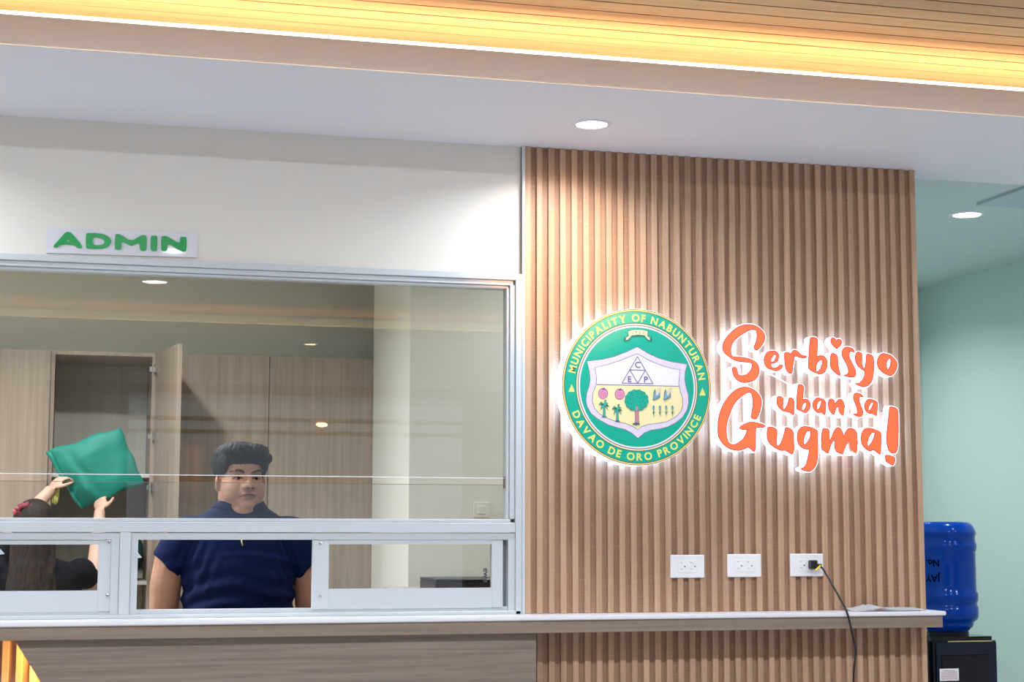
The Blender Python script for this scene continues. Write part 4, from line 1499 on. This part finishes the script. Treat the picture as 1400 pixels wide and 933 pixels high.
# --- the man behind the window
MX, MY = 0.592, 0.60
T = Matrix.Translation((MX, MY, 0))
HM = T @ Matrix.Translation((0.0, -0.005, 1.488)) @ Matrix.Rotation(rad(13), 4, 'Z') @ Matrix.Rotation(rad(2), 4, 'X')
man = empty('person', (MX, MY, 0), 'person in a navy blue shirt standing behind the glass, arms behind back', 'person')
ARM = {}
for s in (-1, 1):
    ARM[s] = [((s * 0.195, 0.0, 1.40), 0.066), ((s * 0.240, 0.005, 1.31), 0.061), ((s * 0.260, 0.012, 1.20), 0.0575), ((s * 0.265, 0.028, 1.09), 0.050), ((s * 0.255, 0.05, 1.05), 0.047), ((s * 0.20, 0.13, 1.005), 0.043), ((s * 0.10, 0.195, 0.965), 0.032)]
TORSO = [((0, 0.0, 0.86), 0.175, 0.125), ((0, -0.01, 0.95), 0.19, 0.140), ((0, -0.015, 1.05), 0.192, 0.145), ((0, -0.012, 1.13), 0.188, 0.14), ((0, -0.005, 1.22), 0.190, 0.132), ((0, 0, 1.30), 0.200, 0.122), ((0, 0.005, 1.37), 0.200, 0.108), ((0, 0.008, 1.43), 0.160, 0.088), ((0, 0.010, 1.475), 0.090, 0.070)]


def man_prims(bm):
    loft(bm, TORSO, T, 28)
    loft(bm, [((0, 0.012, 1.40), 0.074, 0.068), ((0, 0.010, 1.46), 0.069, 0.066), ((0, 0.0, 1.53), 0.068, 0.07)], T)
    for s in (-1, 1):
        ell(bm, (s * 0.170, 0.0, 1.392), (0.085, 0.07, 0.052), T)
        loft(bm, [(p, r, r) for p, r in ARM[s]], T, 16)
        hm = T @ Matrix.Translation((s * 0.10, 0.195, 0.965)) @ Matrix.Rotation(rad(s * 75), 4, 'Z') @ Matrix.Rotation(rad(-10), 4, 'X')
        hand_prims(bm, hm, 0.5)
        loft(bm, [((s * 0.095, 0, 0.92), 0.092, 0.10), ((s * 0.10, -0.005, 0.72), 0.082, 0.088), ((s * 0.10, -0.005, 0.50), 0.058, 0.062), ((s * 0.10, 0.012, 0.36), 0.056, 0.062), ((s * 0.10, 0.015, 0.12), 0.036, 0.040), ((s * 0.10, 0.01, 0.04), 0.036, 0.045)], T, 16)
        ell(bm, (s * 0.105, -0.05, 0.035), (0.042, 0.12, 0.032), T)
    head_prims(bm, HM)


me = remesh(man_prims, 0.0045, 7)
# soft sculpting in head space: eye sockets, mouth corners, crease under the lip
HMi = HM.inverted()
for v in me.vertices:
    if v.co.z > 1.44:
        q = HMi @ v.co
        if q.y < -0.02:
            dy = 0.0
            for s in (-1, 1):
                dy += 0.0075 * math.exp(-((q.x - s * 0.033) / 0.017) ** 2 - ((q.z - 0.104) / 0.011) ** 2)
                dy += 0.0050 * math.exp(-((q.x - s * 0.029) / 0.008) ** 2 - ((q.z - 0.038) / 0.008) ** 2)
                dy += 0.0025 * math.exp(-((q.x - s * 0.030 - s * (0.075 - q.z) * 0.25) / 0.006) ** 2 - ((q.z - 0.062) / 0.016) ** 2)
            dy += 0.0045 * math.exp(-(q.x / 0.022) ** 2 - ((q.z - 0.024) / 0.006) ** 2)
            if dy:
                v.co += HM.to_3x3() @ Vector((0, dy, 0))
me.update()
mb = link('body', me, 'skin', man, True)
bvh = BVHTree.FromPolygons([v.co.copy() for v in me.vertices], [tuple(p.vertices) for p in me.polygons])
for s in (-1, 1):
    ec = surf(bvh, HM, s * 0.034, 0.1015, 0.0)
    bm = bmesh.new()
    ell(bm, (0, 0, 0), (0.0140, 0.005, 0.0034), None, seg=16)
    R3 = HM.to_3x3().to_4x4()
    bmesh.ops.transform(bm, matrix=Matrix.Translation(ec) @ R3, verts=bm.verts)
    e = bm_obj('eye', bm, 'eye_white', man, True)
    bm = bmesh.new()
    ell(bm, (0.001, -0.0026, 0.0004), (0.0066, 0.0038, 0.0038), None, seg=14)
    bmesh.ops.transform(bm, matrix=Matrix.Translation(ec) @ R3, verts=bm.verts)
    bm_obj('iris', bm, 'eye_dark', e, True)
    strip_on_face('eyelid', bvh, HM, [(s * 0.017, 0.1020), (s * 0.026, 0.1052), (s * 0.036, 0.1060), (s * 0.045, 0.1042), (s * 0.053, 0.1008)], (0.002, 0.0032, 0.0036, 0.0034, 0.002), 0.0035, 0.004, 'eye_dark', man)
    strip_on_face('eyebrow', bvh, HM, [(s * 0.015, 0.1245), (s * 0.026, 0.1290), (s * 0.040, 0.1325), (s * 0.050, 0.1305), (s * 0.059, 0.1255)], (0.005, 0.0085, 0.0085, 0.007, 0.003), 0.0028, 0.004, 'brow', man)
    bm = bmesh.new()
    nc = surf(bvh, HM, s * 0.008, 0.0685, 0.0)
    ell(bm, nc, (0.0048, 0.004, 0.0026), None, seg=10)
    bm_obj('nostril', bm, 'mouth_line', man, True)
strip_on_face('upper_lip', bvh, HM, [(-0.026, 0.0400), (-0.015, 0.0465), (-0.006, 0.0500), (0, 0.0490), (0.006, 0.0500), (0.015, 0.0465), (0.026, 0.0400)], (0.003, 0.006, 0.008, 0.0075, 0.008, 0.006, 0.003), 0.0015, 0.003, 'lip', man)
strip_on_face('lower_lip', bvh, HM, [(-0.020, 0.0385), (-0.011, 0.0390), (0, 0.0385), (0.011, 0.0390), (0.020, 0.0385)], (0.003, 0.006, 0.0075, 0.006, 0.003), 0.0012, 0.003, 'lip', man)
strip_on_face('mouth_crease', bvh, HM, [(-0.030, 0.0345), (-0.022, 0.0400), (-0.010, 0.0440), (0, 0.0442), (0.010, 0.0440), (0.022, 0.0400), (0.030, 0.0345)], (0.0022, 0.0028, 0.0026, 0.0026, 0.0026, 0.0028, 0.0022), 0.0024, 0.003, 'mouth_line', man)


def man_hair(bm):
    ell(bm, (0, 0.020, 0.180), (0.099, 0.102, 0.058), HM)
    ell(bm, (-0.02, -0.044, 0.199), (0.066, 0.058, 0.031), HM, rot=(0, 0.10, 0))
    ell(bm, (0.035, -0.040, 0.196), (0.055, 0.058, 0.034), HM, rot=(0, -0.08, 0))
    ell(bm, (0, 0.052, 0.140), (0.086, 0.072, 0.085), HM)
    for s in (-1, 1):
        ell(bm, (s * 0.075, 0.020, 0.154), (0.024, 0.077, 0.050), HM)
        ell(bm, (s * 0.0785, 0.022, 0.132), (0.0075, 0.034, 0.034), HM)
    ell(bm, (0.088, -0.018, 0.178), (0.024, 0.035, 0.020), HM, rot=(0, 0.4, 0))


me = remesh(man_hair, 0.005, 3)
rnd = random.Random(3)
NR = [v.normal.copy() for v in me.vertices]
for v in me.vertices:
    q = HMi @ v.co
    n = 0.0012 * math.sin(q.x * 330 + 6 * math.sin(q.y * 40)) + 0.0010 * math.sin(q.y * 410 + q.x * 120)
    v.co += NR[v.index] * n
link('hair', me, 'hair_black', man, True)


def man_shirt(bm):
    loft(bm, [((c_[0], c_[1], c_[2]), rx + 0.014, ry + 0.014) for c_, rx, ry in TORSO[:-2]] + [((0, 0.006, 1.435), 0.172, 0.096), ((0, 0.008, 1.470), 0.120, 0.085), ((0, 0.010, 1.488), 0.092, 0.078)], T, 28)
    for s in (-1, 1):
        ell(bm, (s * 0.172, 0.0, 1.395), (0.094, 0.080, 0.060), T)
        loft(bm, [((s * 0.175, 0.0, 1.385), 0.066, 0.078, (s * 0.95, 0, -0.3)), ((s * 0.222, 0.004, 1.335), 0.076, 0.077, (s * 0.8, 0, -0.6)), ((s * 0.258, 0.008, 1.268), 0.071, 0.073, (s * 0.70, 0, -0.71))], T, 20)


me = remesh(man_shirt, 0.006, 3)
NR = [v.normal.copy() for v in me.vertices]
for v in me.vertices:
    q = v.co - Vector((MX, MY, 0))
    w = math.exp(-((q.z - 1.17) / 0.10) ** 2)
    fold = 0.006 * w * math.sin(q.z * 95 + q.x * 22 * (1 if q.x > 0 else -1) + 1.5 * math.sin(q.x * 18))
    w2 = math.exp(-((abs(q.x) - 0.16) / 0.06) ** 2 - ((q.z - 1.28) / 0.09) ** 2)
    fold += 0.005 * w2 * math.sin(abs(q.x) * 150 + q.z * 60)
    v.co += NR[v.index] * fold
link('shirt', me, 'shirt_navy', man, True)
# stand collar, open at the throat, with the zip pull
bm = bmesh.new()
rows = []
for k in range(25):
    th = rad(-90 + 24 + (360 - 48) * k / 24)
    cx, sy_ = math.cos(th), math.sin(th)
    rows.append([bm.verts.new(T @ Vector((cx * rx, 0.008 + sy_ * ry, z))) for rx, ry, z in ((0.090, 0.085, 1.470), (0.082, 0.079, 1.506), (0.087, 0.084, 1.507), (0.104, 0.097, 1.482), (0.100, 0.093, 1.472))])
for r0, r1 in zip(rows, rows[1:]):
    for k in range(5):
        bm.faces.new((r0[k], r0[(k + 1) % 5], r1[(k + 1) % 5], r1[k]))
bm.faces.new(rows[0][::-1])
bm.faces.new(rows[-1])
bm_obj('collar', bm, 'collar_navy', man, True)
zc = at(330.5, 741, MY - 0.14)
bm = bmesh.new()
tube(bm, [(zc.x - 0.001, MY - 0.134, zc.z + 0.012), (zc.x, MY - 0.140, zc.z), (zc.x + 0.003, MY - 0.142, zc.z - 0.014)], [0.002, 0.003, 0.0025], 8)
bm_obj('zip_pull', bm, 'gold', man, True)


def man_trousers(bm):
    loft(bm, [((0, 0, 0.80), 0.178, 0.125), ((0, -0.005, 0.90), 0.196, 0.146), ((0, -0.012, 0.98), 0.202, 0.155)], T, 24)
    for s in (-1, 1):
        loft(bm, [((s * 0.095, 0, 0.92), 0.104, 0.112), ((s * 0.10, -0.005, 0.72), 0.094, 0.10), ((s * 0.10, -0.005, 0.50), 0.075, 0.08), ((s * 0.10, 0.010, 0.08), 0.062, 0.068)], T, 16)


link('trousers', remesh(man_trousers, 0.01, 2), 'denim', man, True)


def shoes(T_, s):
    def fn(bm):
        ell(bm, (s * 0.105, -0.05, 0.038), (0.050, 0.135, 0.040), T_)
        ell(bm, (s * 0.102, 0.03, 0.055), (0.046, 0.06, 0.05), T_)
    m_ = remesh(fn, 0.008, 2)
    for v in m_.vertices:
        v.co.z = max(v.co.z, 0.0)
    return m_


for s in (-1, 1):
    link('shoe', shoes(T, s), 'shoe', man, True)

# --- the woman at the open cabinet, seen from behind
WX, WY = -0.135, 1.86
W = Matrix.Translation((WX, WY, 0))
wom = empty('person', (WX, WY, 0), 'person with long dark hair and red hair tie holding up a teal bag', 'person')
BY = 2.24                      # plane of the bag she lifts
lh, rh = at(77, 654, BY - 0.05), at(136, 686, BY - 0.03)
lhl, rhl = lh - Vector((WX, WY, 0)), rh - Vector((WX, WY, 0))
hx = at(47, 700, WY).x - WX
WH = W @ Matrix.Translation((hx, 0.01, 1.315)) @ Matrix.Rotation(rad(180), 4, 'Z') @ Matrix.Rotation(rad(-6), 4, 'X') @ Matrix.Scale(0.93, 4)


def wrist_matrix(wrist, elbow, thumb_dir):
    y = (wrist - elbow).normalized()
    x = (thumb_dir - y * thumb_dir.dot(y)).normalized()
    z = x.cross(y)
    m = Matrix((x, y, z)).transposed().to_4x4()
    m.translation = wrist
    return m


lwr = Vector((lhl.x - 0.02, lhl.y - 0.03, lhl.z - 0.05))
rwr = Vector((rhl.x + 0.002, rhl.y - 0.03, rhl.z - 0.042))
lel = Vector((-0.11, 0.20, 1.40))
rel = Vector((0.235, 0.13, 1.165))
lsh, rsh = Vector((-0.165, 0.0, 1.235)), Vector((0.175, 0.0, 1.225))


def woman_prims(bm):
    loft(bm, [((0, 0, 0.80), 0.155, 0.11), ((0, 0.01, 0.90), 0.165, 0.12), ((0, 0.005, 1.0), 0.135, 0.095), ((0, 0, 1.12), 0.150, 0.098), ((0, 0, 1.20), 0.155, 0.088), ((0, 0, 1.255), 0.10, 0.068), ((0, 0, 1.28), 0.055, 0.055)], W, 24)
    loft(bm, [((0, 0, 1.24), 0.052, 0.052), ((hx * 0.7, 0.005, 1.30), 0.048, 0.05), ((hx, 0.01, 1.36), 0.048, 0.052)], W)
    head_prims(bm, WH)
    for sh_, el_, wr_, s in ((lsh, lel, lwr, -1), (rsh, rel, rwr, 1)):
        ell(bm, sh_, (0.058, 0.055, 0.052), W)
        loft(bm, [(sh_, 0.050, 0.050), (sh_.lerp(el_, 0.5), 0.043, 0.043), (el_, 0.037, 0.037)], W, 14)
        ell(bm, el_, (0.038, 0.038, 0.038), W)
        loft(bm, [(el_, 0.037, 0.037), (el_.lerp(wr_, 0.35), 0.036, 0.036), (wr_, 0.024, 0.026)], W, 14)
        hm = W @ wrist_matrix(wr_, el_, Vector((0.9 if s > 0 else 0.6, -0.6, 0.0)))
        hand_prims(bm, hm @ Matrix.Scale(0.82, 4), 0.55)
    for s in (-1, 1):
        loft(bm, [((s * 0.08, 0, 0.86), 0.082, 0.09), ((s * 0.085, -0.005, 0.66), 0.070, 0.076), ((s * 0.085, 0, 0.44), 0.050, 0.054), ((s * 0.085, 0.0, 0.30), 0.048, 0.054), ((s * 0.085, 0.0, 0.09), 0.032, 0.036), ((s * 0.085, 0.0, 0.03), 0.032, 0.04)], W, 14)
        ell(bm, (s * 0.085, 0.06, 0.03), (0.038, 0.10, 0.028), W)


link('body', remesh(woman_prims, 0.005, 3), 'skin_pale', wom, True)


def woman_top(bm):
    loft(bm, [((0, 0.008, 0.84), 0.182, 0.134), ((0, 0.01, 0.92), 0.180, 0.132), ((0, 0.005, 1.0), 0.152, 0.11), ((0, 0, 1.12), 0.176, 0.112), ((0, 0, 1.20), 0.196, 0.102), ((0, 0, 1.25), 0.165, 0.084), ((0, 0, 1.283), 0.066, 0.066)], W, 24)
    for sh_, el_ in ((lsh, lel), (rsh, rel)):
        ell(bm, sh_, (0.064, 0.064, 0.058), W)
        loft(bm, [(sh_, 0.060, 0.060), (sh_.lerp(el_, 0.55), 0.052, 0.052)], W, 16)


link('top', remesh(woman_top, 0.008, 2), 'black_cloth', wom, True)


def woman_trousers(bm):
    loft(bm, [((0, 0.0, 0.76), 0.165, 0.115), ((0, 0.01, 0.87), 0.172, 0.126)], W, 24)
    for s in (-1, 1):
        loft(bm, [((s * 0.08, 0, 0.86), 0.092, 0.10), ((s * 0.085, -0.005, 0.66), 0.080, 0.086), ((s * 0.085, 0, 0.44), 0.062, 0.066), ((s * 0.085, 0.0, 0.07), 0.055, 0.06)], W, 14)


link('trousers', remesh(woman_trousers, 0.01, 2), 'denim', wom, True)
WS = W @ Matrix.Rotation(rad(180), 4, 'Z')
for s in (-1, 1):
    link('shoe', shoes(WS @ Matrix.Scale(0.85, 4), s), 'shoe', wom, True)


def woman_hair(bm):
    ell(bm, (hx, -0.006, 1.438), (0.089, 0.106, 0.098), W)
    ell(bm, (hx, -0.045, 1.40), (0.080, 0.060, 0.090), W)
    rr = random.Random(5)
    for k in range(15):
        u = -1 + 2 * k / 14
        x0 = hx + u * 0.066
        dep = -0.082 + 0.03 * u * u
        zl = 0.98 + rr.uniform(-0.04, 0.07) + 0.05 * u * u
        w_ = rr.uniform(-0.014, 0.014)
        loft(bm, [((x0, dep + 0.028, 1.44), 0.014, 0.014), ((x0 + u * 0.012, dep + 0.004, 1.36), 0.017, 0.016), ((x0 + u * 0.020 + w_, dep - 0.028, 1.25), 0.016, 0.014), ((x0 + u * 0.022 - w_, dep - 0.050, 1.12), 0.0145, 0.012), ((x0 + u * 0.014 + w_, dep - 0.052, zl), 0.006, 0.005)], W, 10)
    loft(bm, [((hx, -0.06, 1.42), 0.07, 0.045), ((hx, -0.078, 1.30), 0.076, 0.035), ((hx, -0.105, 1.18), 0.066, 0.026), ((hx, -0.120, 1.06), 0.045, 0.016)], W, 20)


link('hair', remesh(woman_hair, 0.005, 2), 'hair_brown', wom, True)
# gathered hair tie on the crown
bm = bmesh.new()
tcn = at(36, 697, WY - 0.06)
prev = None
rings = []
for k in range(36):
    th = 2 * math.pi * k / 36
    rr = 0.030 + 0.004 * math.sin(9 * th)
    cx = Vector((tcn.x + rr * math.cos(th), WY - 0.055, tcn.z + rr * 0.62 * math.sin(th) - 0.004))
    er = Vector((math.cos(th), 0, math.sin(th)))
    r2 = 0.017 + 0.003 * math.sin(13 * th + 1)
    rings.append([bm.verts.new(cx + er * (r2 * math.cos(f2)) + Vector((0, 1.5 * r2 * math.sin(f2), 0))) for f2 in [2 * math.pi * j / 10 for j in range(10)]])
for k in range(36):
    for j in range(10):
        a, b = rings[k], rings[(k + 1) % 36]
        bm.faces.new((a[j], a[(j + 1) % 10], b[(j + 1) % 10], b[j]))
bm_obj('hair_tie', bm, 'scrunchie_red', wom, True)
bm = bmesh.new()
kn = at(21, 700, WY - 0.06)
ell(bm, (kn.x, WY - 0.06, kn.z), (0.012, 0.014, 0.014), None)
ell(bm, (kn.x + 0.012, WY - 0.065, kn.z + 0.012), (0.010, 0.010, 0.010), None)
bm_obj('hair_tie_knot', bm, 'scrunchie_pink', wom, True)

# --- the teal bag held up, and the yellow cloth hanging from her hand
c0, c1_, c2_, c3_ = (at(*q, BY) for q in ((64, 618), (164, 584), (197, 660), (111, 697)))
N_ = 22
bm = bmesh.new()


def bagpt(u, v, s):
    p_ = c0.lerp(c1_, u).lerp(c3_.lerp(c2_, u), v)
    edge = min(1.0, 4.0 * min(u, 1 - u) + 0.02) * min(1.0, 4.0 * min(v, 1 - v) + 0.02)
    th = 0.030 * edge ** 0.5
    wr = 0.006 * math.sin(9 * u + 4 * v) * edge + 0.010 * math.exp(-((u - 0.22 - 0.15 * v) / 0.05) ** 2) * edge - 0.008 * math.exp(-((u - 0.12 - 0.1 * v) / 0.04) ** 2) * edge
    bend = 0.03 * math.sin(math.pi * u) * (0.4 + 0.6 * v)
    sag = Vector((0.004 * math.sin(14 * v), 0, 0.006 * math.sin(12 * u) * (1 if v > 0.9 or v < 0.1 else 0.3)))
    return p_ + Vector((0, -bend + s * th + (wr * (1 if s < 0 else 0.5)), 0)) + sag


front = [[bm.verts.new(bagpt(i / N_, j / N_, -1)) for j in range(N_ + 1)] for i in range(N_ + 1)]
back = [[bm.verts.new(bagpt(i / N_, j / N_, 1)) for j in range(N_ + 1)] for i in range(N_ + 1)]
for i in range(N_):
    for j in range(N_):
        bm.faces.new((front[i][j], front[i + 1][j], front[i + 1][j + 1], front[i][j + 1]))
        bm.faces.new((back[i][j], back[i][j + 1], back[i + 1][j + 1], back[i + 1][j]))
rim = [(i, 0) for i in range(N_)] + [(N_, j) for j in range(N_)] + [(N_ - i, N_) for i in range(N_)] + [(0, N_ - j) for j in range(N_)]
for k in range(len(rim)):
    a, b = rim[k], rim[(k + 1) % len(rim)]
    bm.faces.new((front[a[0]][a[1]], front[b[0]][b[1]], back[b[0]][b[1]], back[a[0]][a[1]]))
bg = empty('fabric_bag', ((c3_.x), BY, c3_.z), 'teal green fabric bag held up in front of the open cabinet', 'bag')
bm_obj('bag_body', bm, 'teal_bag', bg, True)
bm = bmesh.new()
edge_pts = [bagpt(0.0, v / 10, -1) + Vector((0.004, -0.006, 0)) for v in range(11)]
tube(bm, edge_pts, [0.012, 0.011, 0.010, 0.009, 0.009, 0.009, 0.009, 0.009, 0.008, 0.007, 0.004], 8)
bm_obj('bag_hem', bm, 'teal_bag', bg, True)
bm = bmesh.new()
yc_ = [at(*q, BY - 0.06) for q in ((79, 662), (78, 670), (76, 679), (75, 687), (76, 690))]
tube(bm, yc_, [0.006, 0.012, 0.016, 0.014, 0.004], 10)
o = bm_obj('dust_cloth', bm, 'yellow_cloth', None, True)
tag(o, 'small crumpled yellow cloth hanging below the raised hand', 'cloth')
